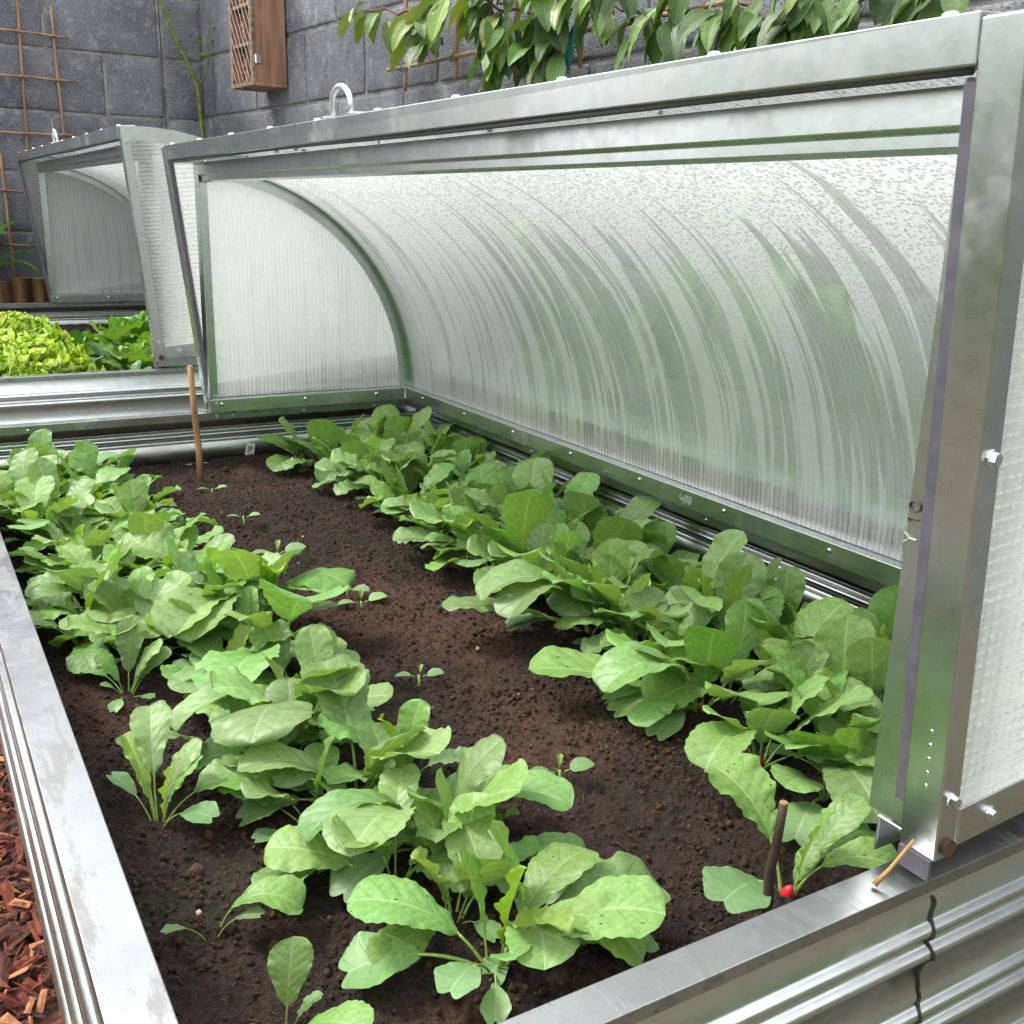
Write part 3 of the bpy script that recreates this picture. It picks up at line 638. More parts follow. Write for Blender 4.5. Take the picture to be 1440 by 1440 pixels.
# ------------------------------------------------------------------ leaves
def leaf_mesh(name, mats, st=.34, e0=70, e1=0, width=.30, shape='radish', fold=.25, cup=0.0, ruf=.10, serr=.06, notch=0.0, seed=0, n=36, c=8, pil=.045, srad=.013, twist=0.0, bendp=1.3, freq=2.5, curl=0, curlf=9):
    """unit length leaf growing from the origin along +Y; e0/e1 pitch of the midrib at base and tip (degrees)"""
    rs = random.Random(seed*17+3); ph = [rs.uniform(0, 6.28) for _ in range(6)]
    steps = 60; P = [Vector((0, 0, 0))]; A = []
    for k in range(steps+1):
        s = k/steps; A.append(R_(e0+(e1-e0)*s**bendp)); 
        if k: P.append(P[-1]+Vector((0, math.cos(A[-1]), math.sin(A[-1])))/steps)
    lat = rs.uniform(-.06, .06)
    def at(s):
        f = s*steps; i = min(int(f), steps-1); fr = f-i
        p = P[i].lerp(P[i+1], fr); a = A[i]*(1-fr)+A[i+1]*fr
        return p+Vector((lat*s*s, 0, 0)), a
    mb = MB()
    if st > 0:
        ks = [st*k/6*1.03 for k in range(7)]
        mb.tube([at(s)[0] for s in ks], [srad*(1-.45*k/6) for k in range(7)], 6, 1)
    vs = []; uvs = []
    for i in range(n+1):
        q = i/n; s = st+(1-st)*q; p, a = at(s)
        if shape == 'radish': w0 = (q**.85)*max(0, 1-q**3.2)**.55*1.32+.10*math.exp(-((q-.12)/.06)**2)+.03
        elif shape == 'round': w0 = math.sin(math.pi*min(1, q**.8))**.62*1.0+.01
        elif shape == 'cot': w0 = (q**.6)*(1-.42*q**7)*1.02
        elif shape == 'lance': w0 = math.sin(math.pi*q**.85)**.85
        elif shape == 'strap': w0 = (min(1, q*6))**.5*(1-q**2.2)**.8
        elif shape == 'fan': w0 = (q**.75)*max(0, 1-q**6)**.5*1.1+.12
        if i == n and shape != 'cot': w0 = .015
        if i == 0: w0 = min(w0, .05)
        w_ = width*w0
        tn = Vector((0, -math.sin(a), math.cos(a))); tg = Vector((0, math.cos(a), math.sin(a)))
        for j in range(-c, c+1):
            t = j/c; at_ = abs(t); sd = 1 if t > 0 else -1
            edge = 1.0
            if serr and at_ > .99: 
                sv = (q*11+ph[0]+sd*.3) % 1.0; edge += serr*(abs(sv*2-1)-.5)*1.3
            x = w_*t*edge*math.cos(fold*at_)
            z = w_*at_*math.sin(fold)*.9+cup*w_*t*t
            z += ruf*width*at_**2*math.sin(2*math.pi*freq*q+ph[2+(sd > 0)])*min(1, q*3)
            z += ruf*.5*width*at_**2*math.sin(2*math.pi*freq*2.3*q+ph[4]*sd)
            vv = ((q-.25*at_)*7+.5) % 1.0
            z += pil*width*math.sin(math.pi*vv)*(1-at_**4)*(.3+.7*at_)*min(1, 4*(1-q))
            ax = ((.30*math.sin(math.pi*min(1, at_*.92))-.36*at_**4)*notch*(q**4)*(1-st)) if notch else 0
            pp = p+Vector((x, 0, 0))+tn*z+tg*ax
            if twist: pp.z += twist*x*q
            if curl: pp += noise.noise_vector(pp*curlf+Vector((seed*3.3, 0, 0)))*curl*max(at_, q)**2.5
            vs.append(pp); uvs.append((t, q))
    m_ = 2*c+1
    mb.add(vs, [(i*m_+j, i*m_+j+1, (i+1)*m_+j+1, (i+1)*m_+j) for i in range(n) for j in range(m_-1)], 0, uvs)
    me = mb.mesh(name, mats, True)
    tip = at(.96)[0]; me['reach'] = tip.y; me['rise'] = tip.z
    return me
LEAF = []; sd_ = 1
for e0, e1 in ((86, 62), (84, 30), (78, 5), (74, -25), (66, 25), (62, -8), (58, -40), (48, 10), (44, -22), (30, -5), (25, -30), (80, -50)):
    for wv in (.225, .28):
        LEAF.append(leaf_mesh('leaf', [M['leaf'], M['stalk']], st=random.uniform(.28, .38), e0=e0, e1=e1, width=wv, fold=random.uniform(.05, .32), cup=random.uniform(-.30, .12), ruf=random.uniform(.02, .08), serr=random.uniform(.035, .065), seed=sd_, twist=random.uniform(-.25, .25), freq=random.uniform(1.8, 3.2))); sd_ += 1
YLEAF = [leaf_mesh('leaf', [M['leafy'], M['stalk']], st=.25, e0=e0, e1=e1, width=w_, fold=.45, cup=.1, ruf=.2, serr=.1, seed=90+i, twist=.2) for i, (e0, e1, w_) in enumerate(((86, 70, .16), (80, 45, .2), (75, 15, .18)))]
COT = [leaf_mesh('seed_leaf', [M['cot'], M['stalk']], st=.52, e0=e0, e1=e1, width=.23, shape='cot', fold=.1, cup=.12, ruf=.03, serr=0, notch=.45, seed=60+i, pil=0, srad=.016, n=20) for i, (e0, e1) in enumerate(((60, -15), (40, -30), (65, 10), (30, 0)))]

def add_leaf(plant, me, az, s, wx=1.0, tilt=0.0, roll=0.0, zs=1.0, off=.006, name=None):
    a = az+math.pi/2*-1     # mesh grows along +Y
    o = link(name or me.name.split('.')[0], me, plant, (off*math.cos(az), off*math.sin(az), 0), (tilt, roll, a), (s*wx, s, s*zs)); return o
ROOT = MB(); nr = 12
rings = [(.002, -.02), (.008, -.012), (.0095, -.003), (.0085, .004), (.005, .009), (.002, .011)]
ROOT.add([(r*math.cos(2*math.pi*k/nr), r*math.sin(2*math.pi*k/nr), z) for r, z in rings for k in range(nr)], [(j*nr+k, j*nr+(k+1) % nr, (j+1)*nr+(k+1) % nr, (j+1)*nr+k) for j in range(5) for k in range(nr)]+[tuple(range(5*nr, 6*nr))])
ROOT = ROOT.mesh('root', M['radish'], True)
rp = random.Random(21)
def radish(x, y, size, nl, label, group=None, root=None, cots=2, lean=None, spread=0):
    t = thing('radish_plant', label, 'radish', (x, y, sz(x, y)-.002), 0, group)
    a = rp.uniform(0, 6.28)
    for k in range(nl):
        az = a+k*2.4+rp.uniform(-.35, .35)
        f = k/max(1, nl-1)                      # 0 outer .. 1 inner
        if f > .82 and rp.random() < .75: me = rp.choice(YLEAF); s = size*rp.uniform(.55, .85)
        else:
            lo = int((1-f)*7.5); me = LEAF[min(23, max(0, 2*min(11, max(0, lo+rp.randint(-2, 2)+spread))+rp.randint(0, 1)))]; s = size*rp.uniform(.82, 1.18)
        if lean is not None and rp.random() < .5: az = lean+rp.uniform(-.9, .9)
        add_leaf(t, me, az, s, rp.uniform(.9, 1.22), rp.uniform(-.1, .12), rp.uniform(-.28, .28))
    for k in range(cots):
        az = (lean if lean is not None else a)+1.2+k*math.pi*rp.uniform(.6, 1.0)
        add_leaf(t, rp.choice(COT), az, size*rp.uniform(.48, .66), rp.uniform(.95, 1.2), rp.uniform(-.1, .1), rp.uniform(-.2, .2))
    if root or (root is None and rp.random() < .25): 
        link('root', ROOT, t, (0, 0, 0), (rp.uniform(-.3, .3), rp.uniform(-.3, .3), 0), [rp.uniform(.8, 1.15)]*3)
    return t
def posed(px, py, size, tips, label, cots=(), root=None, group=None):
    """a plant whose leaf tips are set one by one: (tip x, tip y, height of tip above soil, width factor)"""
    P = atz(px, py, SZ); x, y = P.x, P.y; z = sz(x, y)-.002
    t = thing('radish_plant', label, 'radish', (x, y, z), 0, group)
    for tp in tips:
        tx, ty, h, wx = tp[:4]; T = atz(tx, ty, SZ+h); d = Vector((T.x-x, T.y-y)); D = max(.02, d.length); az = math.atan2(d.y, d.x)
        pool = YLEAF if len(tp) > 4 else LEAF
        best = min(pool, key=lambda me: abs(math.atan2(me['rise'], me['reach'])-math.atan2(h, D))+rp.uniform(0, .12))
        s = math.hypot(D, h)/math.hypot(best['reach'], best['rise']); s = min(max(s, .04), .24)
        add_leaf(t, best, az, s, wx, 0, rp.uniform(-.15, .15))
    for tx, ty, h, wx in cots:
        T = atz(tx, ty, SZ+h); d = Vector((T.x-x, T.y-y)); D = max(.02, d.length); az = math.atan2(d.y, d.x)
        best = min(COT, key=lambda me: abs(math.atan2(me['rise'], me['reach'])-math.atan2(h, D)))
        s = min(max(math.hypot(D, h)/math.hypot(best['reach'], best['rise']), .03), .13)
        add_leaf(t, best, az, s, wx, 0, rp.uniform(-.1, .1))
    if root: link('root', ROOT, t, (0, 0, .004), (.2, .1, 0), (root*.7, root*.7, root*1.05))
    return t
# nearest plants, one by one
G1 = 'radishes of the near middle row'
posed(695, 1370, .16, [(512, 1262, .075, 1.35), (912, 1290, .085, 1.3), (728, 1208, .12, .8, 1), (800, 1352, .085, .9, 1), (735, 1335, .07, 1.0), (885, 1345, .06, 1.0), (640, 1225, .10, .9), (815, 1200, .08, 1.0), (905, 1240, .05, .8)],
      'largest radish plant nearest the viewer, broad rounded leaf on its left', [(498, 1362, .03, 1.3), (640, 1392, .035, 1.3), (700, 1428, .012, 1.0)])
posed(610, 1195, .16, [(785, 1128, .085, .85), (692, 1042, .115, 1.0), (738, 1112, .11, 1.05), (448, 1172, .065, .85), (515, 1200, .085, 1.15), (665, 1215, .06, .9), (560, 1120, .10, 1.0)],
      'radish plant with a long wavy leaf pointing right, second from the viewer', [(468, 1212, .02, 1.1), (480, 1270, .015, 1.1)])
posed(505, 1130, .16, [(612, 1060, .10, 1.25), (575, 1030, .115, 1.05), (430, 930, .13, 1.2), (345, 1065, .07, .9), (298, 1075, .06, .8), (525, 1140, .03, 1.0), (560, 1165, .04, .8)],
      'radish plant with broad pale leaves, third from the viewer in the middle row', [(345, 1135, .025, 1.1), (600, 1165, .02, 1.0)], .9)
posed(425, 1045, .16, [(310, 960, .11, 1.25), (385, 1010, .11, 1.15), (470, 935, .13, 1.2), (258, 1030, .06, .8), (395, 925, .12, 1.0), (510, 985, .10, .9)],
      'radish plant with two broad overlapping leaves beside the sparse left row', [(368, 1085, .02, 1.1)])
posed(395, 930, .15, [(418, 855, .14, 1.2), (250, 975, .055, .95), (320, 945, .09, 1.0), (455, 910, .06, .9), (365, 860, .12, .9)],
      'radish plant with one upright oval leaf facing the viewer, middle row', [(465, 905, .012, 1.0)])
posed(370, 880, .15, [(432, 778, .135, 1.1), (230, 885, .075, .85), (245, 920, .065, .95), (340, 790, .14, 1.0), (480, 820, .10, 1.0), (375, 800, .13, .8, 1), (445, 830, .10, 1.0)],
      'radish plant with a pointed upright leaf against the bare soil, middle row', [(262, 862, .02, 1.0)])
for k, (x, y) in enumerate(((-.27, .28), (-.30, .35), (-.25, .46), (-.33, .60), (-.26, .64), (-.32, .72), (-.25, .79), (-.33, .86), (-.265, .92), (-.335, .97), (-.26, 1.01), (-.215, .36), (-.33, .50), (-.21, .53), (-.36, .67), (-.235, .70), (-.31, .43), (-.22, .22))):
    radish(x, y, rp.uniform(.105, .135), 6, 'smaller radish plant tucked between the broad-leaved ones of the middle row', 'smaller radishes of the middle row', cots=2)
# sparse left row near the rim
posed(222, 1165, .13, [(205, 1000, .095, .85), (258, 1062, .08, .9), (180, 1045, .065, .7, 1), (268, 1045, .085, .8), (240, 1075, .075, .8, 1)],
      'lanky radish plant alone near the left rim with bent stems', [(312, 1095, .045, 1.1), (292, 1150, .03, 1.25), (178, 1010, .075, .8), (170, 1090, .05, .8)])
posed(180, 985, .12, [(182, 875, .10, 1.0), (215, 905, .075, .9), (148, 920, .06, .9), (238, 925, .05, .8)],
      'small radish plant close to the left rim at the end of the dense rows', [(128, 948, .03, 1.2), (150, 968, .02, 1.2), (252, 900, .03, 1.2), (208, 985, .012, 1.1), (165, 1000, .008, 1.0)])
posed(297, 1310, .10, [(410, 1272, .035, .95)], 'wilted radish seedling lying over on bare soil near the left rim', [(262, 1270, .045, .8), (338, 1258, .05, .8)])
posed(400, 1455, .12, [(398, 1335, .075, 1.0), (500, 1432, .05, 1.2), (440, 1395, .03, .9)], 'radish plant cut by the bottom edge beside the left rim', [(365, 1435, .02, 1.0)])
# right front corner
posed(1105, 1268, .13, [(1012, 1088, .10, 1.15), (1145, 1135, .11, 1.0), (1190, 1120, .09, .8), (1250, 1215, .05, .9), (1135, 1195, .05, .9)],
      'radish plant behind the dark twig, red root showing, by the near rim', [(1022, 1265, .05, 1.5), (1205, 1160, .06, 1.4)], 1.2)
posed(1065, 1085, .15, [(1002, 1078, .06, 1.1), (1145, 960, .12, 1.2), (1090, 1000, .11, 1.0), (1180, 1060, .08, 1.1), (1225, 1000, .11, 1.1), (1010, 1010, .10, .9)],
      'radish plant with a red root crown and a bright oval leaf, right row', [(1005, 1075, .035, 1.3)], 1.1)
posed(1160, 1130, .14, [(1110, 1100, .06, 1.1), (1235, 1080, .09, 1.0), (1160, 1040, .11, 1.1), (1230, 1150, .06, 1.0), (1200, 1040, .10, 1.0)], 'radish plant crowded against the near cover post', [(1120, 1190, .03, 1.3)])
posed(985, 1000, .16, [(925, 905, .115, 1.25), (850, 960, .07, .9), (905, 1010, .045, .8), (1070, 925, .12, 1.2), (1000, 880, .135, 1.1), (1040, 980, .10, 1.1), (728, 938, .06, .95)],
      'large radish plant at the inner edge of right rows, leaf reaching over bare soil', [(838, 1012, .012, 1.2), (928, 1030, .02, 1.0), (800, 975, .03, 1.1)], 1.0)
posed(830, 900, .16, [(555, 850, .07, .85), (620, 830, .10, 1.0), (715, 860, .10, 1.0), (770, 800, .13, 1.1), (870, 850, .11, 1.0), (800, 820, .13, 1.0)],
      'radish plant stretching a long pointed leaf left over the soil', [(655, 895, .02, 1.1), (690, 890, .015, 1.2)], .8)
# dense rows
for k in range(26):
    y = .98+k*.042+rp.uniform(-.012, .012)
    radish(-.44+rp.uniform(-.035, .045), y, rp.uniform(.105, .15), rp.randint(6, 8), 'crowded radish plant in the dense row along the left rim', 'radishes of the dense row along the left rim')
for k in range(24):
    y = 1.05+k*.042+rp.uniform(-.012, .012)
    radish(-.305+rp.uniform(-.04, .05)-(.02 if y > 1.7 else 0), y, rp.uniform(.105, .15), rp.randint(6, 8), 'crowded radish plant in the dense left block, on the side of the bare soil', 'radishes of the dense left block')
for k in range(32):
    y = .58+k*.048+rp.uniform(-.015, .015)
    radish(.24+rp.uniform(-.03, .03), y, rp.uniform(.12, .165), rp.randint(6, 8), 'crowded radish plant along the inner edge of the right-hand rows', 'radishes at the inner edge of the right rows', spread=-1, lean=(math.pi if rp.random() < .35 else None))
for k in range(46):
    y = .33+k*.0385+rp.uniform(-.015, .015)
    radish((.36, .44)[k % 2]+rp.uniform(-.03, .03), y, rp.uniform(.12, .165), rp.randint(6, 8), 'crowded radish plant near the right rim under the misted cover', 'radishes along the right rim', spread=-2)
for (x, y) in ((.29, .43), (.27, .51), (.35, .26), (.45, .29), (.32, .35), (.47, .45), (.24, .29)):
    radish(x, y, rp.uniform(.14, .165), 6, 'crowded radish plant low at the near end of the right rows', 'radishes at the near end of the right rows')

# seedlings on the bare strip
SC = [leaf_mesh('seed_leaf', [M['cot'], M['stalk']], st=.18, e0=e0, e1=e1, width=.36, shape='round', fold=.12, cup=.1, ruf=.02, serr=0, seed=70+i, pil=0, srad=.03, n=16) for i, (e0, e1) in enumerate(((18, -12), (10, -22), (30, 0)))]
ST = leaf_mesh('leaf', [M['leafy'], M['stalk']], st=.2, e0=75, e1=35, width=.26, fold=.4, ruf=.1, serr=.1, seed=77, n=20)
def seedling(px, py, s, az, label, true=1, h=.02):
    P = atz(px, py, SZ); t = thing('seedling', label, 'seedling', (P.x, P.y, sz(P.x, P.y)-.002), 0, 'seedlings on the bare strip')
    MB().tube([(0, 0, 0), (.001, 0, h*.5), (0, 0, h+.002)], [.0022, .002, .0018], 7).build('stem', M['stalk'], t, True)
    for k in range(2):
        o = add_leaf(t, SC[k], az+k*math.pi+.15*k, s*(1, .92)[k], 1.0, 0, .1); o.location.z = h; o.rotation_euler.x += .12
    for k in range(true):
        o = add_leaf(t, ST, az+1.4+k*2.6, s*.5*(1, .7)[k], 1, 0, 0); o.location.z = h
    return t
seedling(786, 1112, .036, R_(-20), 'largest seedling, two oval seed leaves, on the near bare soil', 2, .022)
seedling(589, 970, .030, R_(-30), 'small seedling standing alone mid way on the reddish soil', 1, .022)
seedling(508, 850, .040, R_(-12), 'seedling touching the middle radish row, one seed leaf reaching right', 1, .016)
seedling(488, 838, .040, R_(120), 'seedling half hidden under the pointed radish leaf', 1, .018)
seedling(390, 788, .050, R_(-14), 'seedling with narrow arching seed leaves beyond the middle radishes', 1, .022)
seedling(343, 742, .030, R_(-30), 'seedling with pale seed leaves right of the dense left block', 0, .022)
seedling(298, 693, .030, R_(-22), 'tiny farthest seedling at the foot of the pale cane', 0, .012)

# ------------------------------------------------------------------ sticks
P = atz(281, 674, SZ)
t = thing('plant_stick', 'pale round stick standing in the soil at the far end of the front bed', 'stick', (P.x, P.y, SZ-.03))
o = MB().tube([(0, 0, 0), (.002, 0, .1), (-.003, .002, .2), (-.006, .003, .303)], [.0078, .0076, .0073, .007], 12).build('shaft', M['stickwood'], t, True)
o = MB().tube([(-.006, .003, .3029), (-.006, .003, .3045)], [.0069, .0064], 12).build('cut_end', M['logend'], t)
t = thing('dark_twig', 'dark wet twig stuck in the soil beside the near rim', 'twig', (-.044, .112, SZ-.02))
o = MB().tube([(0, 0, 0), (.003, 0, .05), (.0015, .001, .1), (.006, 0, .14), (.0085, .0, .170)], [.0047, .0043, .0048, .0042, .0041], 10).build('shaft', M['dcane'], t, True)
o = MB().tube([(.0085, 0, .1699), (.0086, 0, .1712)], [.0040, .0035], 10).build('cut_end', M['logend'], t)
t = MB().tube([(-.040, .006, .004), (-.028, .003, .016), (-.010, -.002, .040)], [.0024, .0016, .0013], 8).build('wood_peg', M['logend'], None, True)
tag(t, 'thin pale wooden peg wedged between lid foot and near rim', 'peg')

# ------------------------------------------------------------------ lettuces and young plants of the back bed
FR = [leaf_mesh('leaf', [M['frill'], M['stalk']], st=0, e0=e0, e1=e1, width=.62, shape='fan', fold=.2, cup=.1, ruf=.2, serr=.1, seed=110+i, n=60, c=22, pil=0, freq=5, curl=.24, curlf=11) for i, (e0, e1) in enumerate(((80, 50), (65, 10), (45, -10), (85, 75), (30, -25)))]
BT = [leaf_mesh('leaf', [M['butter'], M['stalk']], st=0, e0=e0, e1=e1, width=.5, shape='fan', fold=.1, cup=.35, ruf=.12, serr=.03, seed=120+i, n=30, c=12, pil=.05, curl=.09, curlf=6) for i, (e0, e1) in enumerate(((85, 110), (70, 60), (45, 20), (25, -15)))]
OV = [leaf_mesh('leaf', [M['dark'], M['stalk']], st=.35, e0=e0, e1=e1, width=.24, shape='round', fold=.25, ruf=.06, serr=.02, seed=130+i) for i, (e0, e1) in enumerate(((75, 0), (55, -30), (80, 40)))]
def b2(px, py, h=0.0): 
    P = atz(px, py, BED2.z+SZ2+h); return P
def lettuce(name, x, y, size, pool, nl, label, group):
    t = thing(name, label, 'lettuce', (x, y, BED2.z+SZ2-.005), 0, group)
    for k in range(nl):
        f = k/(nl-1); az = k*2.4+rp.uniform(-.3, .3)
        if pool is FR: me = pool[4 if f < .2 else 2 if f < .45 else 1 if f < .7 else 0 if f < .88 else 3]; s = size*(1.05-.25*f)
        else: me = pool[3 if f < .3 else 2 if f < .6 else 1 if f < .8 else 0]; s = size*(1.1-.5*f)
        o = add_leaf(t, me, az, s*rp.uniform(.85, 1.15), rp.uniform(.85, 1.15), rp.uniform(-.12, .12), rp.uniform(-.3, .3), off=.012+(.035*(1-f) if pool is FR else 0))
        o.location.z = .012+f*size*(.55 if pool is FR else .2)
    return t
GF = 'frilly lettuces of the back bed'
lettuce('frilly_lettuce', -.31, 2.74, .115, FR, 60, 'frilly lime lettuce directly behind the near rim of the back bed', GF)
lettuce('frilly_lettuce', -.45, 2.80, .12, FR, 60, 'frilly lime lettuce cut by the left edge of the picture', GF)
lettuce('frilly_lettuce', -.34, 3.05, .14, FR, 60, 'frilly lime lettuce second back, its crown against the far rim', GF)
lettuce('frilly_lettuce', -.50, 3.1, .14, FR, 50, 'frilly lettuce at the left rim behind the front heads', GF)
GB = 'smooth lettuces of the back bed'
lettuce('butterhead_lettuce', .06, 3.50, .17, BT, 26, 'taller smooth green lettuce head under the back cover', GB)
lettuce('butterhead_lettuce', .02, 3.0, .15, BT, 24, 'lower smooth lettuce head behind the back lid post', GB)
lettuce('butterhead_lettuce', .2, 3.25, .16, BT, 16, 'smooth lettuce head seen only through the gridded end', GB)
for i, (x, y, s, lb) in enumerate(((-.16, 3.35, .12, 'young plant with dull leaves between frilly and smooth lettuces'), (-.10, 3.05, .12, 'young leafy plant in the gap of dark soil of the back bed'), (-.075, 2.74, .11, 'low young plant right behind the near rim of the back bed'), (-.06, 3.6, .1, 'small young plant at the far side of the dark gap'))):
    t = thing('young_plant', lb, 'young plant', (x, y, BED2.z+SZ2), 0, 'young plants of the back bed')
    MB().tube([(0, 0, 0), (.004, .002, .04), (.002, 0, .07)], [.003, .0026, .002], 6).build('stem', M['stalk'], t, True)
    for k in range(5):
        o = add_leaf(t, OV[k % 3], i+k*2.4, s*rp.uniform(.8, 1.1), 1.1, 0, rp.uniform(-.2, .2)); o.location.z = .012*k

# ------------------------------------------------------------------ left cane trellis, log edging and strap-leaved plant
YW = 4.955
t = thing('cane_trellis', 'bamboo cane grid fixed to the left block wall', 'trellis', (0, YW, 0))
def cane(p, q, r=.006, y=0.0, m_='cane'):
    a, b = aty(p[0], p[1], YW+y), aty(q[0], q[1], YW+y); a, b = a-Vector((0, YW, 0)), b-Vector((0, YW, 0))
    pts = [a.lerp(b, k/8)+Vector((rp.uniform(-.002, .002), 0, rp.uniform(-.002, .002))) for k in range(9)]
    return MB().tube(pts, [r*(1+.12*(k % 3 == 0)) for k in range(9)], 8).build('cane', M[m_], t, True)
cane((20, -60), (46, 300)); cane((71, 8), (97, 260)); cane((-30, -60), (-8, 330)); cane((0, 215), (22, 395), .007)
for a, b in (((-60, 34), (97, 53)), ((-60, 100), (106, 114)), ((-60, 183), (113, 191)), ((-60, 262), (60, 272)), ((-60, 338), (50, 346))): cane(a, b, .0048, -.011)
for (x, y) in ((24, 42), (75, 50), (30, 107), (80, 111), (36, 186), (88, 189)):
    P = aty(x, y, YW)-Vector((0, YW, 0)); o = MB().tube([(-.011, -.02, -.008), (.011, -.021, .008), (.012, .009, .009), (-.011, .009, -.009), (-.011, -.02, -.008)], .0018, 5).build('tie', M['stickwood'], t); o.location = P
t = thing('log_edging', 'row of short split logs along the foot of the left wall', 'log edging', (0, 4.87, 0))
for k in range(9):
    x = .02-.082*k; r = .039+rp.uniform(-.006, .006); top = .165+rp.uniform(-.02, .02); n = 14
    mb = MB(); rr = [r*rp.uniform(.88, 1.1) for _ in range(n)]
    ring = lambda z, s: [(rr[i]*s*math.cos(2*math.pi*i/n), rr[i]*s*math.sin(2*math.pi*i/n), z) for i in range(n)]
    mb.add(ring(GZ, 1)+ring(0, 1.02)+ring(top, .98), [(j*n+i, j*n+(i+1) % n, (j+1)*n+(i+1) % n, (j+1)*n+i) for j in range(2) for i in range(n)])
    mb.add(ring(top, .98), [tuple(range(n))], 1)
    o = mb.build('log', [M['log'], M['logend']], t, bevel=.004); o.location = (x, rp.uniform(-.012, .012), 0); o.rotation_euler = (rp.uniform(-.03, .03), rp.uniform(-.03, .03), 0)
SP = [leaf_mesh('leaf', [M['strap'], M['stalk']], st=0.05, e0=e0, e1=e1, width=.15, shape='strap', fold=.35, ruf=.04, serr=0, seed=140+i) for i, (e0, e1) in enumerate(((75, -40), (60, -60), (82, 10)))]
t = thing('strap_leaved_plant', 'plant with long arching green leaves at the left picture edge', 'plant', (-.27, 4.86, .10))
MB().tube([(0, 0, -.15), (0, 0, .03), (.004, 0, .08)], .009, 8).build('stem', M['stem_g'], t, True)
for k, (az, s, v) in enumerate(((R_(-8), .30, 0), (R_(-25), .27, 1), (R_(60), .28, 2), (R_(140), .30, 0), (R_(200), .28, 1), (R_(265), .28, 2), (R_(20), .3, 2))):
    o = add_leaf(t, SP[v], az, s, 1.0, 0, 0); o.location.z = .04+.01*k

# ------------------------------------------------------------------ green rose stem in the corner
t = thing('rose_stem', 'thorny green rose shoot rising in front of the corner pier', 'rose', (0, 4.80, 0))
def rs(px, py): return aty(px, py, 4.80)-Vector((0, 4.80, 0))
MB().tube([rs(288, 260), rs(285, 190), rs(278, 122), rs(262, 85), rs(245, 50), (rs(232, 15)), rs(218, -25)], [.011, .0105, .0105, .0095, .009, .0085, .008], 9).build('stem', M['stem_g'], t, True)
MB().tube([rs(279, 124), rs(290, 105), rs(294, 80), rs(290, 58), rs(296, 35)], [.005, .0042, .0036, .003, .002], 7).build('side_shoot', M['stem_g'], t, True)
RL = leaf_mesh('leaf', [M['leafy'], M['stalk']], st=.2, e0=20, e1=-20, width=.26, shape='round', fold=.25, ruf=.03, serr=.12, seed=150, n=16, c=4)
for (x, y, az) in ((290, 58, 20), (291, 62, 160), (293, 40, -30), (294, 80, 200), (262, 85, 170), (232, 15, 190), (222, -5, 170), (214, 2, 200), (200, 0, 150), (296, 30, 60)):
    o = add_leaf(t, RL, R_(az), .06, 1, 0, rp.uniform(-.5, .5)); o.location = rs(x, y)
for k in range(8):
    f = k/8; p = rs(285-40*f, 190-150*f); sx = 1 if k % 2 else -1
    MB().tube([(0, 0, 0), (sx*.012, -.004, .002), (sx*.018, -.005, -.003)], [.004, .0022, .0004], 5).build('thorn', M['stem_b'], t).location = p

# ------------------------------------------------------------------ insect house on the right wall
s0, z0, _ = onwall(404, 108)
BW, BD, BHt = .23, .135, .46
Pw = W0+dW*s0; t = thing('insect_house', 'open fronted wooden insect house hung on the right wall', 'insect house', (Pw.x, Pw.y, .972), WA)
bx = lambda *a, name, m_='wood', p=t, bv=.0015: MB().box(*a).build(name, M[m_], p, bevel=bv)
bx(-.018, 0, -BD, -.002, .016, BHt, name='side_board'); bx(-BW, -BW+.018, -BD, -.002, .016, BHt, name='side_board')
bx(-BW-.003, .003, -BD-.002, -.002, 0, .0155, name='bottom_board'); bx(-BW-.02, .02, -BD-.03, -.002, BHt+.0005, BHt+.018, name='roof_board')
bx(-BW+.0185, -.0185, -.014, -.004, .0165, BHt-.001, name='back_board')
fr = bx(-BW-.002, -BW+.022, -BD-.014, -BD-.0005, .001, BHt-.002, name='front_frame', m_='woodgrey'); bx(-.022, .002, -BD-.014, -BD-.0005, .001, BHt-.002, name='front_frame', m_='woodgrey')
bx(-BW+.0225, -.0225, -BD-.014, -BD-.0005, .001, .018, name='front_frame', m_='woodgrey')
for zz in (.155, .30): bx(-BW+.019, -.019, -BD-.006, -.0145, zz, zz+.014, name='shelf', m_='woodgrey')
for k, xx in enumerate((-.10, -.12, -.135)): bx(xx, xx+.008, -BD+.001, -.0145, (.0165, .1695, .3145)[k], (.1545, .2995, BHt-.002)[k], name='divider', m_='stickwood')
for lv, (za, zb) in enumerate(((.0165, .135), (.170, .285), (.315, BHt-.02))):
    for side, (xa, xb) in enumerate(((-BW+.02, (-.101, -.121, -.136)[lv]), ((-.091, -.111, -.126)[lv], -.02))):
        mb = MB(); rr = random.Random(lv*9+side)
        for q in range(46):
            x = rr.uniform(xa+.006, xb-.006); z = rr.uniform(za+.006, zb if rr.random() < .8 else zb-.03); r = rr.uniform(.005, .0095)
            mb.tube([(x, -.03, z), (x+rr.uniform(-.006, .006), -BD+rr.uniform(.016, .04), z+rr.uniform(-.006, .006))], r, 6)
        mb.build('filling', M['filling'], t)
mb = MB()      # chicken wire across the front
for k in range(15):
    for q in range(6):
        x = -BW+.024+q*.036+(k % 2)*.018; z = .022+k*.029
        for dx, dz in ((.018, .029), (-.018, .029)):
            if -BW+.018 < x+dx < -.018: mb.tube([(x, -BD-.0155, z), (x+dx, -BD-.0155, z+dz)], .0004, 3, cap=False)
mb.build('wire_mesh', M['bolt'], t)
hg = MB().box(.0032, .006, -BD-.012, -BD+.022, .085, .115).build('hinge', M['bolt'], t); MB().tube([(.007, -BD-.0005, .083), (.007, -BD-.0005, .117)], .003, 7).build('hinge_pin', M['bolt'], hg)

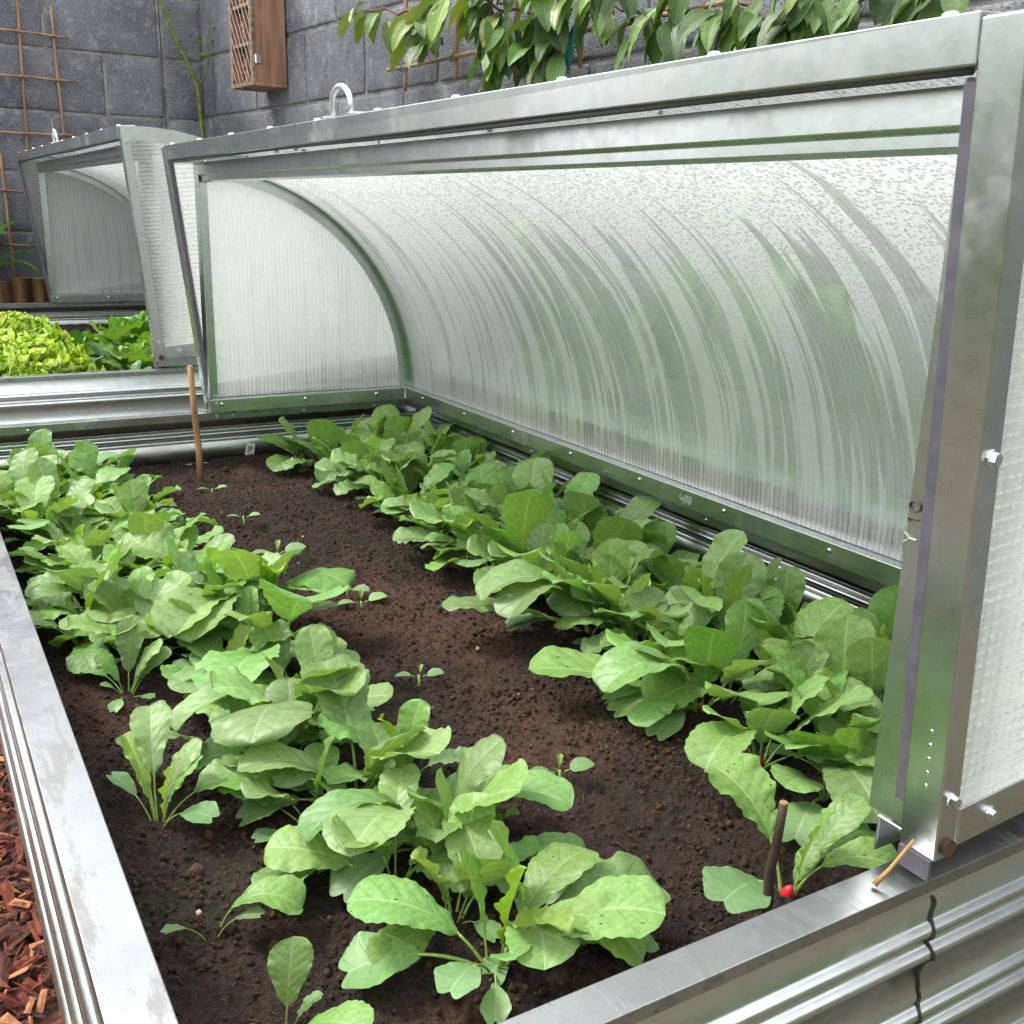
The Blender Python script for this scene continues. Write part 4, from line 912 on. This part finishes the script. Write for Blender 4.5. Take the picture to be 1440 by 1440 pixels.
# ------------------------------------------------------------------ climber with canes on the right wall
CM = []
for i, (e0, e1, wv) in enumerate(((-40, -85, .17), (-10, -80, .19), (-60, -92, .16), (10, -75, .21), (-50, -70, .24))):
    CM.append(leaf_mesh('leaf', [M['clem'], M['stem_b']], st=.10, e0=e0, e1=e1, width=wv, shape='lance', fold=.4, ruf=.05, serr=0, seed=160+i, n=22, c=5, pil=.0, srad=.008, bendp=.7))
CY = [m_.copy() for m_ in CM]
for me in CY: me.materials[0] = M['clemy']
tr = thing('cane_trellis', 'cane lattice tied up behind the climber on the right wall', 'trellis', W0, WA)
def wl(px, py, off=.05):
    s, z, P = onwall(px, py, off); return Vector((s, -off, z))
def wcane(a, b, r, off=.05):
    a, b = wl(*a, off), wl(*b, off); pts = [a.lerp(b, k/8)+Vector((rp.uniform(-.002, .002), 0, rp.uniform(-.003, .003))) for k in range(9)]
    MB().tube(pts, [r*(1+.1*(k % 3 == 0)) for k in range(9)], 8).build('cane', M['cane'], tr, True)
wcane((571, -30), (570, 128), .0065); wcane((645, -40), (641, 112), .007); wcane((728, -30), (724, 115), .0065); wcane((820, -30), (816, 95), .0065)
wcane((545, 98), (830, 42), .0065, .064); wcane((830, 42), (1030, 2), .0065, .064); wcane((1125, -10), (1106, 62), .0055); wcane((1318, -10), (1302, 32), .0055); wcane((1274, -10), (1270, 34), .006); wcane((1080, 52), (1078, 66), .004)
for (x, y) in ((570, 95), (641, 80), (724, 65), (816, 48)):
    P = wl(x, y, .057); o = MB().tube([(-.012, -.016, -.01), (.012, -.017, .01), (.012, .012, .01), (-.012, .012, -.01), (-.012, -.016, -.01)], .002, 5).build('tie', M['twine'], tr); o.location = P
o = MB(); q = wl(806, 55, .08)
for k in range(7): o.tube([q+Vector((k*.006, -.004*k, .03)), q+Vector((k*.007-.02, -.02, -.02)), q+Vector((k*.004, -.01, -.085+.01*k))], .003, 5)
o.build('twine_tail', M['twine'], tr)
cl = thing('climbing_plant', 'evergreen climber with long hanging leaves on the right wall', 'climber', W0, WA)
paths = [[(700, -10), (715, 30), (722, 62), (740, 40)], [(770, 0), (790, 40), (800, 62), (770, 70)], [(590, -5), (604, 35), (622, 62)], [(940, 5), (952, 40)], [(520, 14), (585, 20), (660, -5), (740, 22), (830, 8), (920, 18)], [(690, -40), (760, -20), (850, -15), (950, -22), (1060, -10), (1180, -30)], [(920, 18), (1000, 18), (1080, 22), (1170, 12), (1260, -8), (1400, -20)], [(1000, 18), (1110, -14), (1250, -40), (1400, -60)]]
rq = random.Random(4); nleaf = 0
for pi, path in enumerate(paths):
    pts = [wl(x, y, .075+.02*math.sin(pi*3+i)) for i, (x, y) in enumerate(path)]
    dense = []
    for a, b in zip(pts[:-1], pts[1:]):
        for k in range(6): dense.append(a.lerp(b, k/6)+Vector((0, rq.uniform(-.006, .006), rq.uniform(-.012, .012))))
    dense.append(pts[-1])
    MB().tube(dense, .0045, 6).build('stem', M['stem_b'], cl, True)
    for i, p in enumerate(dense):
        px_s = p.x
        if (px_s < 1.5 and rq.random() < .55) or rq.random() < .46: continue
        for q in range(rq.choice((1, 2, 3, 3)) if px_s > 2.0 else 2):
            y_ = px_s < 1.95 or (px_s < 2.6 and rq.random() < .55) or rq.random() < .12
            me = (CY if y_ else CM)[rq.randrange(5)]; s = rq.uniform(.10, .165)*(.8 if px_s < 1.95 else 1)
            o = link('leaf', me, cl, p+Vector((rq.uniform(-.03, .03), -.008-rq.uniform(0, .04), rq.uniform(-.03, .02))), (rq.uniform(-.2, .2), rq.uniform(-.35, .35), math.pi+rq.uniform(-1.4, 1.4)), (s*rq.uniform(.85, 1.2), s, s)); nleaf += 1
# lower growth of the climber on the wall behind the covers, seen dimly through the sheets
pts = [Vector((2.0+.3*k, -.06, .35+.25*math.sin(k*1.3))) for k in range(9)]
MB().tube(pts, .005, 6).build('stem', M['stem_b'], cl, True)
while nleaf < 296:
    a = rq.random()*7.99; p = pts[int(a)].lerp(pts[int(a)+1], a % 1); me = CM[rq.randrange(5)]; s = rq.uniform(.13, .2)
    link('leaf', me, cl, p+Vector((rq.uniform(-.1, .1), -.01-rq.uniform(0, .05), rq.uniform(-.25, .3))), (rq.uniform(-.2, .2), rq.uniform(-.35, .35), math.pi+rq.uniform(-1.3, 1.3)), (s, s, s)); nleaf += 1

# ------------------------------------------------------------------ unseen hedging, added off frame to give the steel greenery to mirror
mb = MB(); nx, nz = 90, 26; vs = []
for k in range(nz+1):
    for i in range(nx+1):
        a, b = i/nx, k/nz; x = -4.5+9*a; q = b*2.6
        yy, zz = (0, GZ+q) if q < 1.7 else (-(q-1.7), GZ+1.7+.25*math.sin(min(1, (q-1.7)/.9)*math.pi))
        d = .16*noise.noise(Vector((x*2, zz*2, 1)))+.10*noise.noise(Vector((x*7, zz*7, 3)))+.06*noise.noise(Vector((x*19, zz*19, 5)))
        vs.append((x, -3.1+yy+d, zz+d*.5))
mb.add(vs, [(k*(nx+1)+i+1, k*(nx+1)+i, (k+1)*(nx+1)+i, (k+1)*(nx+1)+i+1) for k in range(nz) for i in range(nx)])
vs2 = [(-3.3+(v[1]+3.1), v[0]*.8+.9, v[2]-.55) for v in vs]  # second unseen strip left of the beds, added for reflections in the cover rails
mb2 = MB(); mb2.add(vs2, [(k*(nx+1)+i, k*(nx+1)+i+1, (k+1)*(nx+1)+i+1, (k+1)*(nx+1)+i) for k in range(nz) for i in range(nx)])
tag(mb2.build('added_hedge', M['added_hedge']), 'unseen low green hedging added left of the beds for the cover rails to mirror', 'added_hedge')
tag(mb.build('added_hedge', M['added_hedge']), 'unseen green hedging added on the viewer side for the steel panels to mirror', 'added_hedge')
